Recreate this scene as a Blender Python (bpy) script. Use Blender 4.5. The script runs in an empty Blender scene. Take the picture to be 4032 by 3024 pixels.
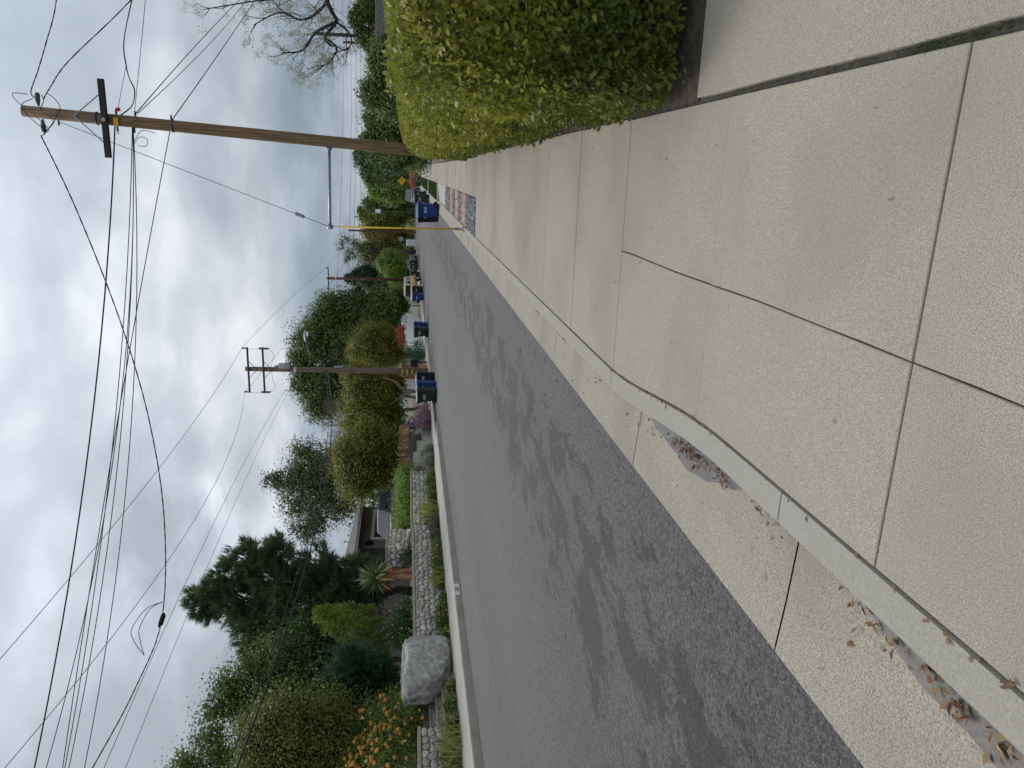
import bpy, bmesh, math, random
import numpy as np
from mathutils import Vector, Matrix, Quaternion
R = math.radians
SC = bpy.context.scene
COL = SC.collection
random.seed(7)
RNG = np.random.default_rng(11)

# ------------------------------------------------------------------ camera
cam_d = bpy.data.cameras.new('camera'); cam = bpy.data.objects.new('camera', cam_d); COL.objects.link(cam)
YAW, PITCH = R(15.695), R(7.951)
fw = Vector((-math.sin(YAW)*math.cos(PITCH), math.cos(YAW)*math.cos(PITCH), -math.sin(PITCH)))
rt = Vector((math.cos(YAW), math.sin(YAW), 0)); up = rt.cross(fw)
m3 = Matrix((-up, rt, -fw)).transposed()          # phone held upright, picture stored sideways
cam.matrix_world = Matrix.Translation((0, 0, 1.5)) @ m3.to_4x4()
cam_d.sensor_fit = 'HORIZONTAL'; cam_d.sensor_width = 36; cam_d.lens = 36*2950/4032
cam_d.clip_start = .05; cam_d.clip_end = 6000
SC.camera = cam

# ------------------------------------------------------------------ sky, sun, exposure
SUN_EL, SUN_AZ = R(48), R(-30)                     # azimuth from +Y, clockwise positive
w = bpy.data.worlds.new('World'); SC.world = w; w.use_nodes = True
nt = w.node_tree; nt.nodes.clear(); L = nt.links.new
def N(t, **k):
    n = nt.nodes.new(t)
    for a, b in k.items(): setattr(n, a, b)
    return n
def mathn(op, a=None, b=None, c=None):
    n = N('ShaderNodeMath', operation=op)
    for i, s in enumerate((a, b, c)):
        if s is None: continue
        if isinstance(s, (int, float)): n.inputs[i].default_value = s
        else: L(s, n.inputs[i])
    return n.outputs[0]
tc = N('ShaderNodeTexCoord'); sep = N('ShaderNodeSeparateXYZ'); L(tc.outputs['Generated'], sep.inputs[0])
zc = mathn('MAXIMUM', sep.outputs[2], 0.0); zd = mathn('ADD', zc, .30)
cmb = N('ShaderNodeCombineXYZ')
L(mathn('DIVIDE', sep.outputs[0], zd), cmb.inputs[0]); L(mathn('DIVIDE', sep.outputs[1], zd), cmb.inputs[1])
def noise(scale, detail, rough, dist, loc=(0, 0, 0)):
    mp = N('ShaderNodeMapping'); mp.inputs['Location'].default_value = loc; L(cmb.outputs[0], mp.inputs[0])
    n = N('ShaderNodeTexNoise'); n.inputs['Scale'].default_value = scale; n.inputs['Detail'].default_value = detail
    n.inputs['Roughness'].default_value = rough; n.inputs['Distortion'].default_value = dist
    L(mp.outputs[0], n.inputs['Vector']); return n.outputs['Fac']
n1 = noise(1.25, 5, .48, .25, (3.1, 1.7, 0)); n2 = noise(3.6, 6, .55, .25, (8, 2, 0))
cl = mathn('ADD', mathn('MULTIPLY', n1, .68), mathn('MULTIPLY', n2, .32))
rp = N('ShaderNodeValToRGB'); e = rp.color_ramp.elements
e[0].position = .40; e[0].color = (.335, .385, .43, 1); e[1].position = .66; e[1].color = (.83, .85, .885, 1)
x = e.new(.49); x.color = (.43, .485, .54, 1); x = e.new(.56); x.color = (.56, .605, .66, 1)
L(cl, rp.inputs[0])
skyt = N('ShaderNodeTexSky'); skyt.sky_type = 'NISHITA'; skyt.sun_disc = False
skyt.sun_elevation = SUN_EL; skyt.sun_rotation = SUN_AZ; skyt.air_density = 1; skyt.dust_density = 2
sk = N('ShaderNodeVectorMath', operation='SCALE'); L(skyt.outputs[0], sk.inputs[0]); sk.inputs['Scale'].default_value = .08
mx = N('ShaderNodeMixRGB'); mx.inputs[0].default_value = .93; L(sk.outputs[0], mx.inputs[1]); L(rp.outputs[0], mx.inputs[2])
# overcast luminance law, brighter overhead than at the horizon
lum = mathn('MULTIPLY', mathn('ADD', mathn('MULTIPLY', zc, 2.0), 1.0), .57)
# thin spot in the cloud deck in front of the sun side
dv = N('ShaderNodeVectorMath', operation='DOT_PRODUCT'); L(tc.outputs['Generated'], dv.inputs[0])
dv.inputs[1].default_value = Vector((-.452, .842, .268)).normalized()
gl = mathn('POWER', mathn('MAXIMUM', dv.outputs['Value'], 0), 160)
gl = mathn('MULTIPLY', gl, mathn('MULTIPLY', mathn('MAXIMUM', mathn('SUBTRACT', n2, .40), 0), 1.5))
lum = mathn('ADD', lum, gl)
# distant slate-blue cloud bank lying low all round the horizon
bd = N('ShaderNodeMapRange', interpolation_type='SMOOTHSTEP'); L(mathn('ABSOLUTE', mathn('SUBTRACT', mathn('ADD', sep.outputs[2], mathn('MULTIPLY', n1, .05)), .135)), bd.inputs[0])
for i_, v_ in ((1, .015), (2, .075), (3, .5), (4, 0)): bd.inputs[i_].default_value = v_
mb_ = N('ShaderNodeMixRGB', blend_type='MULTIPLY'); L(bd.outputs[0], mb_.inputs[0]); L(mx.outputs[0], mb_.inputs[1]); mb_.inputs[2].default_value = (.62, .72, .84, 1); mx = mb_
fin = N('ShaderNodeVectorMath', operation='SCALE'); L(mx.outputs[0], fin.inputs[0]); L(lum, fin.inputs['Scale'])
bg = N('ShaderNodeBackground'); L(fin.outputs[0], bg.inputs[0]); bg.inputs[1].default_value = 1.0
wo = N('ShaderNodeOutputWorld'); L(bg.outputs[0], wo.inputs[0])

sd = bpy.data.lights.new('sun', 'SUN'); sd.energy = 1.3; sd.angle = R(24); sd.color = (1, .965, .91)
so = bpy.data.objects.new('sun', sd); COL.objects.link(so)
sdir = Vector((math.sin(SUN_AZ)*math.cos(SUN_EL), math.cos(SUN_AZ)*math.cos(SUN_EL), math.sin(SUN_EL)))
so.rotation_euler = sdir.to_track_quat('Z', 'Y').to_euler(); so.location = (0, 0, 30)
vs = SC.view_settings; vs.view_transform = 'Standard'; vs.look = 'None'; vs.exposure = 0.42; vs.gamma = 1; vs.use_curve_mapping = False
SC.cycles.max_bounces = 6; SC.cycles.transparent_max_bounces = 6; SC.cycles.use_denoising = True

# ------------------------------------------------------------------ materials
def mat(name, c1, c2=None, rough=.8, scale=8, detail=6, bump=0, bscale=None, spec=.3, metal=0, coord='Object',
        stretch=None, c3=None, s3=1.2, f3=.5, objrand=None, lo=.35, hi=.65):
    """principled surface: c1..c2 fine noise, c3 large soft blotches, objrand = per-object colour list"""
    m = bpy.data.materials.new(name); m.use_nodes = True
    t = m.node_tree; n = t.nodes; l = t.links.new; p = n['Principled BSDF']
    p.inputs['Roughness'].default_value = rough; p.inputs['Specular IOR Level'].default_value = spec
    p.inputs['Metallic'].default_value = metal
    if c2 is None and not objrand:
        p.inputs['Base Color'].default_value = (*c1, 1); return m
    tcn = n.new('ShaderNodeTexCoord'); mp = n.new('ShaderNodeMapping'); l(tcn.outputs[coord], mp.inputs[0])
    if stretch: mp.inputs['Scale'].default_value = stretch
    nz = n.new('ShaderNodeTexNoise'); nz.inputs['Scale'].default_value = scale; nz.inputs['Detail'].default_value = detail
    nz.inputs['Roughness'].default_value = .65; l(mp.outputs[0], nz.inputs['Vector'])
    r = n.new('ShaderNodeValToRGB'); r.color_ramp.elements[0].position = lo; r.color_ramp.elements[1].position = hi
    r.color_ramp.elements[0].color = (*c1, 1); r.color_ramp.elements[1].color = (*(c2 or c1), 1); l(nz.outputs['Fac'], r.inputs[0])
    out = r.outputs[0]
    if objrand:
        oi = n.new('ShaderNodeObjectInfo'); rr = n.new('ShaderNodeValToRGB'); rr.color_ramp.interpolation = 'CONSTANT'
        for i, c in enumerate(objrand):
            el = rr.color_ramp.elements[i] if i < 2 else rr.color_ramp.elements.new(i/len(objrand))
            el.position = i/len(objrand); el.color = (*c, 1)
        l(oi.outputs['Random'], rr.inputs[0]); mm = n.new('ShaderNodeMixRGB'); mm.blend_type = 'MULTIPLY'; mm.inputs[0].default_value = 1
        l(rr.outputs[0], mm.inputs[1]); l(out, mm.inputs[2]); out = mm.outputs[0]
    if c3:
        nb = n.new('ShaderNodeTexNoise'); nb.inputs['Scale'].default_value = s3; nb.inputs['Detail'].default_value = 5
        l(tcn.outputs[coord], nb.inputs['Vector'])
        rb = n.new('ShaderNodeValToRGB'); rb.color_ramp.elements[0].position = .45; rb.color_ramp.elements[1].position = .68
        rb.color_ramp.elements[0].color = (0, 0, 0, 1); rb.color_ramp.elements[1].color = (f3, f3, f3, 1); l(nb.outputs['Fac'], rb.inputs[0])
        mm = n.new('ShaderNodeMixRGB'); l(rb.outputs[0], mm.inputs[0]); l(out, mm.inputs[1]); mm.inputs[2].default_value = (*c3, 1); out = mm.outputs[0]
    l(out, p.inputs['Base Color'])
    if bump:
        bn = n.new('ShaderNodeBump'); bn.inputs['Strength'].default_value = bump; bn.inputs['Distance'].default_value = .02
        if bscale:
            n2_ = n.new('ShaderNodeTexNoise'); n2_.inputs['Scale'].default_value = bscale; n2_.inputs['Detail'].default_value = 4
            l(mp.outputs[0], n2_.inputs['Vector']); l(n2_.outputs['Fac'], bn.inputs['Height'])
        else: l(nz.outputs['Fac'], bn.inputs['Height'])
        l(bn.outputs[0], p.inputs['Normal'])
    return m

def leafmat(name, cols, trans=.4, rough=.5, spec=.35, nscale=.9):
    m = bpy.data.materials.new(name); m.use_nodes = True
    t = m.node_tree; n = t.nodes; l = t.links.new; p = n['Principled BSDF']
    p.inputs['Roughness'].default_value = rough; p.inputs['Specular IOR Level'].default_value = spec
    g = n.new('ShaderNodeNewGeometry'); tcn = n.new('ShaderNodeTexCoord')
    nz = n.new('ShaderNodeTexNoise'); nz.inputs['Scale'].default_value = nscale; nz.inputs['Detail'].default_value = 3
    l(tcn.outputs['Object'], nz.inputs['Vector'])
    a = n.new('ShaderNodeMath'); a.operation = 'MULTIPLY_ADD'; l(g.outputs['Random Per Island'], a.inputs[0]); a.inputs[1].default_value = .6
    b = n.new('ShaderNodeMath'); b.operation = 'MULTIPLY_ADD'; l(nz.outputs['Fac'], b.inputs[0]); b.inputs[1].default_value = 1.7; b.inputs[2].default_value = -.62
    l(b.outputs[0], a.inputs[2])
    r = n.new('ShaderNodeValToRGB')
    for i, c in enumerate(cols):
        el = r.color_ramp.elements[i] if i < 2 else r.color_ramp.elements.new(.5)
        el.color = (*c, 1)
    for i, el in enumerate(r.color_ramp.elements): el.position = i/(len(cols)-1)
    for i, c in enumerate(cols): r.color_ramp.elements[i].color = (*c, 1)
    l(a.outputs[0], r.inputs[0]); l(r.outputs[0], p.inputs['Base Color'])
    tr = n.new('ShaderNodeBsdfTranslucent'); l(r.outputs[0], tr.inputs[0])
    mx_ = n.new('ShaderNodeMixShader'); mx_.inputs[0].default_value = trans
    l(p.outputs[0], mx_.inputs[1]); l(tr.outputs[0], mx_.inputs[2]); l(mx_.outputs[0], n['Material Output'].inputs[0])
    return m

M = {}
M['concrete'] = mat('concrete', (.15, .132, .102), (.455, .408, .33), .9, 190, 5, .15, 230, .2, c3=(.215, .195, .157), s3=.7, f3=.75, lo=.30, hi=.70, objrand=[(.97, .97, .97), (1, 1, 1), (.985, .985, .985), (1.015, 1.015, 1.015)])
M['concrete_old'] = mat('concrete_old', (.30, .275, .235), (.42, .39, .345), .9, 60, 4, .2, 90, .2, c3=(.25, .235, .205), s3=1.4, f3=.6)
M['kerb'] = mat('kerb', (.24, .22, .18), (.335, .31, .256), .85, 130, 4, .15, 120, .2, c3=(.29, .28, .25), s3=1.0, f3=.6)
M['gutter'] = mat('gutter', (.15, .13, .10), (.44, .395, .325), .9, 135, 3, .3, 150, .2, c3=(.2, .18, .15), s3=1.3, f3=.55, lo=.32, hi=.66)
M['soil'] = mat('soil', (.03, .024, .018), (.075, .06, .045), .95, 14, 6, .6)
M['joint'] = mat('joint', (.035, .032, .028), (.07, .065, .05), .95, 30)
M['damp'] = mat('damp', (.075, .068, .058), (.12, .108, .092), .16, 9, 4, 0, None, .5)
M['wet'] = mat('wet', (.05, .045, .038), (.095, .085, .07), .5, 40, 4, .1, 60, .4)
M['earth'] = mat('earth', (.10, .085, .06), (.17, .14, .10), .95, 3, 6, .4, c3=(.06, .075, .03), s3=.4, f3=.7)
M['grass'] = leafmat('grass', [(.035, .065, .018), (.06, .10, .03)], .25, .6, .2, 2)
M['turf'] = mat('turf', (.045, .075, .03), (.075, .11, .045), .9, 30, 5, .6)
M['slate'] = mat('slate', (.7, .7, .7), (1, 1, 1), .7, 10, 4, objrand=[(.1, .11, .13), (.16, .17, .19)])
M['brick'] = mat('brick', (.7, .7, .7), (1, 1, 1), .9, 25, 4, .3, objrand=[(.46, .25, .175), (.40, .215, .15), (.50, .30, .22), (.43, .25, .185)])
M['stone'] = mat('stone', (.6, .6, .6), (1.05, 1.05, 1.05), .85, 9, 6, .5, 22, .25,
    objrand=[(.50, .46, .40), (.62, .58, .50), (.34, .33, .31), (.52, .45, .35), (.72, .68, .60), (.42, .40, .36), (.56, .52, .46), (.48, .46, .43)])
M['mortar'] = mat('mortar', (.085, .078, .065), (.15, .138, .115), .95, 12, 5, .5)
M['cap'] = mat('cap', (.30, .27, .22), (.38, .345, .285), .85, 12, 5, .2)
M['granite'] = mat('granite', (.20, .198, .19), (.52, .51, .485), .9, 6, 9, .9, 7, .2, c3=(.27, .25, .215), s3=1.1, f3=.75)
M['tile'] = mat('tile', (.14, .10, .08), (.46, .41, .35), .7, 26, 2, lo=.42, hi=.55)
M['retain'] = mat('retain', (.33, .31, .265), (.40, .375, .325), .9, 7, 5, .1)
M['polewood'] = mat('polewood', (.105, .065, .040), (.31, .20, .118), .85, 3.2, 8, .6, 9, .2, stretch=(11, 11, .28), c3=(.11, .085, .065), s3=1.0, f3=.6, lo=.36, hi=.62)
M['polewood2'] = mat('polewood2', (.12, .09, .065), (.21, .165, .125), .85, 3, 7, .4, 9, .2, stretch=(8, 8, .5))
M['polered'] = mat('polered', (.075, .035, .025), (.12, .06, .04), .85, 3, 7, .4, 9, .2, stretch=(8, 8, .5))
M['armdark'] = mat('armdark', (.022, .022, .023), (.035, .034, .033), .7, 6)
M['armbrown'] = mat('armbrown', (.06, .04, .035), (.10, .07, .06), .8, 6, stretch=(1, 8, 8))
M['galv'] = mat('galv', (.22, .235, .25), (.36, .38, .40), .45, 18, 4, 0, None, .5, .6)
M['steel_dark'] = mat('steel_dark', (.06, .062, .065), (.1, .1, .1), .55, 10, spec=.4)
M['wire'] = mat('wire', (.014, .015, .018), rough=.6)
M['wiregrey'] = mat('wiregrey', (.05, .053, .06), rough=.6)
M['ceramic'] = mat('ceramic', (.07, .075, .085), rough=.3, spec=.5)
M['yellow'] = mat('yellow', (.66, .44, .035), (.72, .50, .05), .5, 6)
M['tagyellow'] = mat('tagyellow', (.75, .38, .02), rough=.5)
M['tagred'] = mat('tagred', (.5, .02, .015), rough=.5)
M['white'] = mat('white', (.76, .76, .74), (.80, .80, .79), .8, 4, c3=(.62, .61, .58), s3=2, f3=.4)
M['paintwhite'] = mat('paintwhite', (.70, .70, .67), (.8, .8, .78), .7, 14)
M['black'] = mat('black', (.012, .012, .012), rough=.6)
M['blackpaint'] = mat('blackpaint', (.02, .021, .023), rough=.45, spec=.4)
M['binblue'] = mat('binblue', (.012, .038, .16), (.016, .05, .20), .42, 3, spec=.4)
M['bingreen'] = mat('bingreen', (.012, .032, .022), (.018, .042, .03), .42, 3, spec=.4)
M['binblack'] = mat('binblack', (.010, .012, .022), (.015, .017, .03), .42, 3, spec=.4)
M['lidgrey'] = mat('lidgrey', (.03, .032, .036), rough=.4, spec=.4)
M['rubber'] = mat('rubber', (.012, .012, .013), rough=.8)
M['print'] = mat('print', (.62, .63, .62), rough=.6)
M['wall_grey'] = mat('wall_grey', (.125, .115, .105), (.15, .14, .13), .9, 20, 4, .1)
M['trim'] = mat('trim', (.50, .49, .46), (.57, .56, .53), .8, 10, spec=.2)
M['roof'] = mat('roof', (.06, .06, .063), (.12, .118, .118), .9, 16, 5, .5, 30)
M['roof2'] = mat('roof2', (.055, .056, .06), (.085, .086, .09), .9, 9, 5, .4, stretch=(1, 1, 6))
M['terracotta'] = mat('terracotta', (.26, .10, .055), (.36, .15, .08), .85, 9)
M['fencewood'] = mat('fencewood', (.30, .155, .06), (.44, .25, .11), .7, 3, 6, .2, stretch=(1, 12, 12))
M['brownwood'] = mat('brownwood', (.20, .115, .06), (.27, .16, .085), .8, 6, stretch=(1, 1, 8))
M['bark'] = mat('bark', (.06, .045, .033), (.13, .10, .075), .95, 6, 6, .8, 14, .1, stretch=(3, 3, 1))
M['barkpale'] = mat('barkpale', (.15, .115, .085), (.27, .22, .17), .95, 5, 6, .6, 12, .1, c3=(.20, .12, .075), s3=2, f3=.6)
M['barkdark'] = mat('barkdark', (.03, .027, .026), (.075, .066, .06), .95, 6, 6, .6, 14, .1)
M['twig'] = mat('twig', (.09, .065, .05), (.16, .115, .085), .9, 6)
M['twigpink'] = mat('twigpink', (.16, .12, .11), (.25, .19, .175), .9, 6)
M['glass'] = mat('glass', (.03, .036, .042), rough=.06, spec=.8)
M['glasssky'] = mat('glasssky', (.03, .04, .045), rough=.05, spec=.5)
M['cargrey'] = mat('cargrey', (.03, .034, .042), rough=.6, spec=.35)
M['carsuv'] = mat('carsuv', (.06, .065, .072), rough=.3, spec=.6)
M['caryellow'] = mat('caryellow', (.55, .29, .045), (.6, .34, .06), .4, 4, spec=.5)
M['carcream'] = mat('carcream', (.66, .60, .42), rough=.4)
M['carwhite'] = mat('carwhite', (.72, .73, .74), rough=.3, spec=.5)
M['chrome'] = mat('chrome', (.55, .56, .57), rough=.2, metal=.9)
M['lamp'] = mat('lamp', (.55, .57, .58), rough=.15, spec=.7)
M['signyellow'] = mat('signyellow', (.72, .42, .012), (.76, .46, .02), .45, 5)
M['litter'] = leafmat('litter', [(.09, .045, .025), (.20, .11, .06), (.34, .24, .14)], .1, .8, .1, 6)
M['hedge'] = leafmat('hedge', [(.10, .135, .016), (.225, .248, .03), (.42, .40, .08)], .42, .45, .35, 1.1)
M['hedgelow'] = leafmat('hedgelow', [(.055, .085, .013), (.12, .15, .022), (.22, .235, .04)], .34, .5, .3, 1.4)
def lm(n, a, b, c=None, **k):
    f = 1.0 if n[0] == 'f' else 1.9 if n in ('l_pine', 'l_dark', 'l_cypress', 'l_bluepine') else 1.7
    M[n] = leafmat(n, [tuple(v*f for v in q) for q in (a, b, c) if q], **k)
lm('l_olive', (.045, .055, .008), (.105, .11, .014), (.17, .155, .02))
lm('l_olivegreen', (.045, .06, .013), (.085, .10, .02), (.125, .125, .03))
lm('l_olivebrown', (.050, .052, .014), (.095, .088, .020), (.135, .115, .03))
lm('l_green', (.030, .050, .011), (.06, .088, .020), (.10, .132, .034))
lm('l_dark', (.014, .034, .010), (.032, .060, .017), (.056, .088, .026))
lm('l_pine', (.026, .042, .019), (.05, .074, .033), (.09, .115, .052), trans=.3)
lm('l_bluepine', (.016, .042, .022), (.032, .07, .036), trans=.15)
lm('l_bright', (.06, .11, .015), (.11, .17, .025), (.16, .21, .035))
lm('l_arauc', (.05, .085, .010), (.10, .135, .018), (.15, .17, .025))
lm('l_pepper', (.032, .056, .015), (.066, .098, .027), (.11, .145, .046))
lm('l_pin', (.05, .085, .018), (.09, .135, .028), (.13, .17, .04))
lm('l_grey', (.05, .062, .045), (.085, .10, .07))
lm('l_purple', (.11, .055, .085), (.20, .11, .155), (.055, .06, .04))
lm('l_sage', (.10, .13, .10), (.16, .19, .15))
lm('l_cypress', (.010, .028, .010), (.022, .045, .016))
lm('l_euc', (.04, .06, .022), (.075, .095, .035), (.11, .125, .05))
lm('l_red', (.22, .06, .025), (.38, .12, .05))
lm('l_jac', (.12, .13, .05), (.20, .20, .09))
lm('l_aloe', (.10, .135, .07), (.16, .19, .10), trans=.1, nscale=3)
lm('l_aloedry', (.24, .12, .045), (.36, .20, .075), trans=.1)
lm('l_agave', (.12, .17, .12), (.18, .23, .16), trans=.1)
lm('l_thatch', (.20, .10, .05), (.34, .19, .10), trans=.05)
lm('f_orange', (.62, .26, .045), (.72, .36, .08), trans=.2)
lm('f_cream', (.60, .58, .36), (.70, .68, .48), trans=.2)
lm('f_yellow', (.70, .48, .03), (.75, .60, .10), trans=.2)
lm('f_white', (.68, .66, .60), (.75, .74, .70), trans=.2)
lm('l_reed', (.10, .13, .03), (.17, .19, .05), (.24, .23, .09))

# asphalt: aggregate, worn lanes, oil-dark streaks along the street
def asphalt():
    m = bpy.data.materials.new('asphalt'); m.use_nodes = True
    t = m.node_tree; n = t.nodes; l = t.links.new; p = n['Principled BSDF']
    tcn = n.new('ShaderNodeTexCoord')
    def nz(scale, det, st=(1, 1, 1), loc=(0, 0, 0), rg=.6):
        mp = n.new('ShaderNodeMapping'); mp.inputs['Scale'].default_value = st; mp.inputs['Location'].default_value = loc
        l(tcn.outputs['Object'], mp.inputs[0]); q = n.new('ShaderNodeTexNoise'); q.inputs['Scale'].default_value = scale
        q.inputs['Detail'].default_value = det; q.inputs['Roughness'].default_value = rg; l(mp.outputs[0], q.inputs['Vector']); return q.outputs['Fac']
    def ramp(src, a, ca, b, cb):
        r = n.new('ShaderNodeValToRGB'); r.color_ramp.elements[0].position = a; r.color_ramp.elements[1].position = b
        r.color_ramp.elements[0].color = (*ca, 1); r.color_ramp.elements[1].color = (*cb, 1); l(src, r.inputs[0]); return r.outputs[0]
    def mul(a, b, f=1.0):
        q = n.new('ShaderNodeMixRGB'); q.blend_type = 'MULTIPLY'; q.inputs[0].default_value = f; l(a, q.inputs[1]); l(b, q.inputs[2]); return q.outputs[0]
    c = ramp(nz(95, 6, rg=.8), .38, (.012, .0118, .0112), .62, (.118, .114, .107))
    va = n.new('ShaderNodeTexVoronoi'); va.inputs['Scale'].default_value = 62; l(tcn.outputs['Object'], va.inputs['Vector'])
    vs_ = n.new('ShaderNodeSeparateColor'); l(va.outputs['Color'], vs_.inputs[0]); c = mul(c, ramp(vs_.outputs[0], .0, (.45, .45, .45), 1.0, (1.65, 1.63, 1.6)))
    c = mul(c, ramp(nz(.35, 3, (1, .12, 1)), .35, (.82, .82, .82), .65, (1.1, 1.1, 1.1)))
    sx = n.new('ShaderNodeSeparateXYZ'); l(tcn.outputs['Object'], sx.inputs[0])
    # stain band 1..4 m out from the gutter, broken by streaky noise
    mr = n.new('ShaderNodeMapRange'); mr.interpolation_type = 'SMOOTHSTEP'; l(sx.outputs[0], mr.inputs[0])
    mr.inputs[1].default_value = -5.0; mr.inputs[2].default_value = -3.7; mr.inputs[3].default_value = 0; mr.inputs[4].default_value = .14
    m2 = n.new('ShaderNodeMapRange'); m2.interpolation_type = 'SMOOTHSTEP'; l(sx.outputs[0], m2.inputs[0])
    m2.inputs[1].default_value = -2.9; m2.inputs[2].default_value = -2.2; m2.inputs[3].default_value = 0; m2.inputs[4].default_value = .10
    m3_ = n.new('ShaderNodeMath'); m3_.operation = 'SUBTRACT'; l(mr.outputs[0], m3_.inputs[0]); l(m2.outputs[0], m3_.inputs[1])
    s = n.new('ShaderNodeMath'); s.operation = 'ADD'; l(nz(2.4, 14, (1, .42, 1), (2, 5, 0), .78), s.inputs[0]); l(m3_.outputs[0], s.inputs[1])
    c = mul(c, ramp(s.outputs[0], .622, (1, 1, 1), .645, (.42, .42, .42)))
    # two skid-like streaks further out
    s2 = nz(1.2, 4, (1.6, .05, 1), (9, 1, 0)); c = mul(c, ramp(s2, .66, (1, 1, 1), .74, (.75, .75, .75)))
    # wandering longitudinal seam
    sm_ = n.new('ShaderNodeMath'); sm_.operation = 'MULTIPLY_ADD'; l(nz(.5, 5, (1, 1, 1), (4, 4, 0)), sm_.inputs[0]); sm_.inputs[1].default_value = .7; l(sx.outputs[0], sm_.inputs[2])
    ab = n.new('ShaderNodeMath'); ab.operation = 'ADD'; l(sm_.outputs[0], ab.inputs[0]); ab.inputs[1].default_value = 8.35
    ab2 = n.new('ShaderNodeMath'); ab2.operation = 'ABSOLUTE'; l(ab.outputs[0], ab2.inputs[0])
    c = mul(c, ramp(ab2.outputs[0], .012, (.45, .45, .45), .035, (1, 1, 1)))
    # pale grit
    vo = n.new('ShaderNodeTexVoronoi'); vo.inputs['Scale'].default_value = 38; l(tcn.outputs['Object'], vo.inputs['Vector'])
    g = ramp(vo.outputs['Distance'], .045, (1, 1, 1), .085, (0, 0, 0))
    ad = n.new('ShaderNodeMixRGB'); ad.blend_type = 'ADD'; ad.inputs[0].default_value = .34; l(c, ad.inputs[1]); l(g, ad.inputs[2])
    l(ad.outputs[0], p.inputs['Base Color']); p.inputs['Roughness'].default_value = .72; p.inputs['Specular IOR Level'].default_value = .4
    b = n.new('ShaderNodeBump'); b.inputs['Strength'].default_value = .8; b.inputs['Distance'].default_value = .01
    l(nz(190, 3), b.inputs['Height']); l(b.outputs[0], p.inputs['Normal'])
    return m
M['asphalt'] = asphalt()

# ------------------------------------------------------------------ mesh helpers
class MB:
    def __init__(s): s.v = []; s.f = []; s.smooth = False
    def add(s, vs, fs):
        o = len(s.v); s.v += [tuple(p) for p in vs]; s.f += [tuple(i+o for i in f) for f in fs]; return s
    def box(s, a, b):
        (x0, y0, z0), (x1, y1, z1) = a, b
        return s.add([(x0, y0, z0), (x1, y0, z0), (x1, y1, z0), (x0, y1, z0), (x0, y0, z1), (x1, y0, z1), (x1, y1, z1), (x0, y1, z1)],
            [(0, 3, 2, 1), (4, 5, 6, 7), (0, 1, 5, 4), (1, 2, 6, 5), (2, 3, 7, 6), (3, 0, 4, 7)])
    def tube(s, pts, rad, n=8, cap=True):
        pts = [Vector(p) for p in pts]; k = len(pts)
        if isinstance(rad, (int, float)): rad = [rad]*k
        rings = []; prev = None
        for i, p in enumerate(pts):
            d = (pts[min(i+1, k-1)] - pts[max(i-1, 0)])
            d = d.normalized() if d.length > 1e-9 else Vector((0, 0, 1))
            if prev is None:
                a = d.orthogonal().normalized()
            else:
                a = prev - d*prev.dot(d); a = a.normalized() if a.length > 1e-6 else d.orthogonal().normalized()
            prev = a; b = d.cross(a)
            rings.append([p + (a*math.cos(2*math.pi*j/n) + b*math.sin(2*math.pi*j/n))*rad[i] for j in range(n)])
        return s.loft(rings, cap)
    def loft(s, rings, cap=True):
        o = len(s.v); n = len(rings[0])
        for r in rings: s.v += [tuple(p) for p in r]
        for i in range(len(rings)-1):
            for j in range(n):
                k = (j+1) % n; s.f.append((o+i*n+j, o+i*n+k, o+(i+1)*n+k, o+(i+1)*n+j))
        if cap:
            s.f.append(tuple(o+j for j in reversed(range(n)))); s.f.append(tuple(o+(len(rings)-1)*n+j for j in range(n)))
        return s
    def disc_wheel(s, c, axis, r, wd, n=20):
        c = Vector(c); ax = Vector(axis).normalized()
        return s.tube([c-ax*wd/2, c-ax*wd*.4, c+ax*wd*.4, c+ax*wd/2], [r*.9, r, r, r*.9], n)
    def build(s, name, m, parent=None, smooth=False, loc=None, bevel=0):
        me = bpy.data.meshes.new(name); me.from_pydata(s.v, [], s.f); me.update()
        if bevel:
            bm = bmesh.new(); bm.from_mesh(me)
            bmesh.ops.bevel(bm, geom=[e for e in bm.edges if e.is_manifold and e.calc_face_angle(0) > .5], offset=bevel, segments=2, affect='EDGES', profile=.7)
            bm.to_mesh(me); bm.free()
        return link(name, me, m, parent, smooth, loc)
def link(name, me, m, parent=None, smooth=False, loc=None):
    if m is not None and not me.materials: me.materials.append(M[m] if isinstance(m, str) else m)
    if smooth: me.polygons.foreach_set('use_smooth', [True]*len(me.polygons))
    o = bpy.data.objects.new(name, me); COL.objects.link(o)
    if parent: o.parent = parent
    if loc: o.location = loc
    return o
def tag(o, label=None, cat=None, group=None, kind=None):
    if label: o['label'] = label
    if cat: o['category'] = cat
    if group: o['group'] = group
    if kind: o['kind'] = kind
    return o
def thing(name, label, cat, loc=(0, 0, 0), rz=0, group=None):
    o = bpy.data.objects.new(name, None); COL.objects.link(o); o.location = loc; o.rotation_euler = (0, 0, rz)
    o.empty_display_size = .2
    return tag(o, label, cat, group)
def struct(o): o['kind'] = 'structure'; return o
def copy_tree(o, parent=None):
    c = o.copy(); COL.objects.link(c); c.parent = parent
    for ch in list(o.children): copy_tree(ch, c)
    return c
def text_mesh(txt, size):
    cu = bpy.data.curves.new('lettering', 'FONT'); cu.body = txt; cu.size = size; cu.align_x = 'CENTER'; cu.align_y = 'CENTER'; cu.extrude = .002
    o = bpy.data.objects.new('lettering', cu); COL.objects.link(o)
    dg = bpy.context.evaluated_depsgraph_get(); me = bpy.data.meshes.new_from_object(o.evaluated_get(dg))
    bpy.data.objects.remove(o); bpy.data.curves.remove(cu); me.materials.clear(); return me
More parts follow.
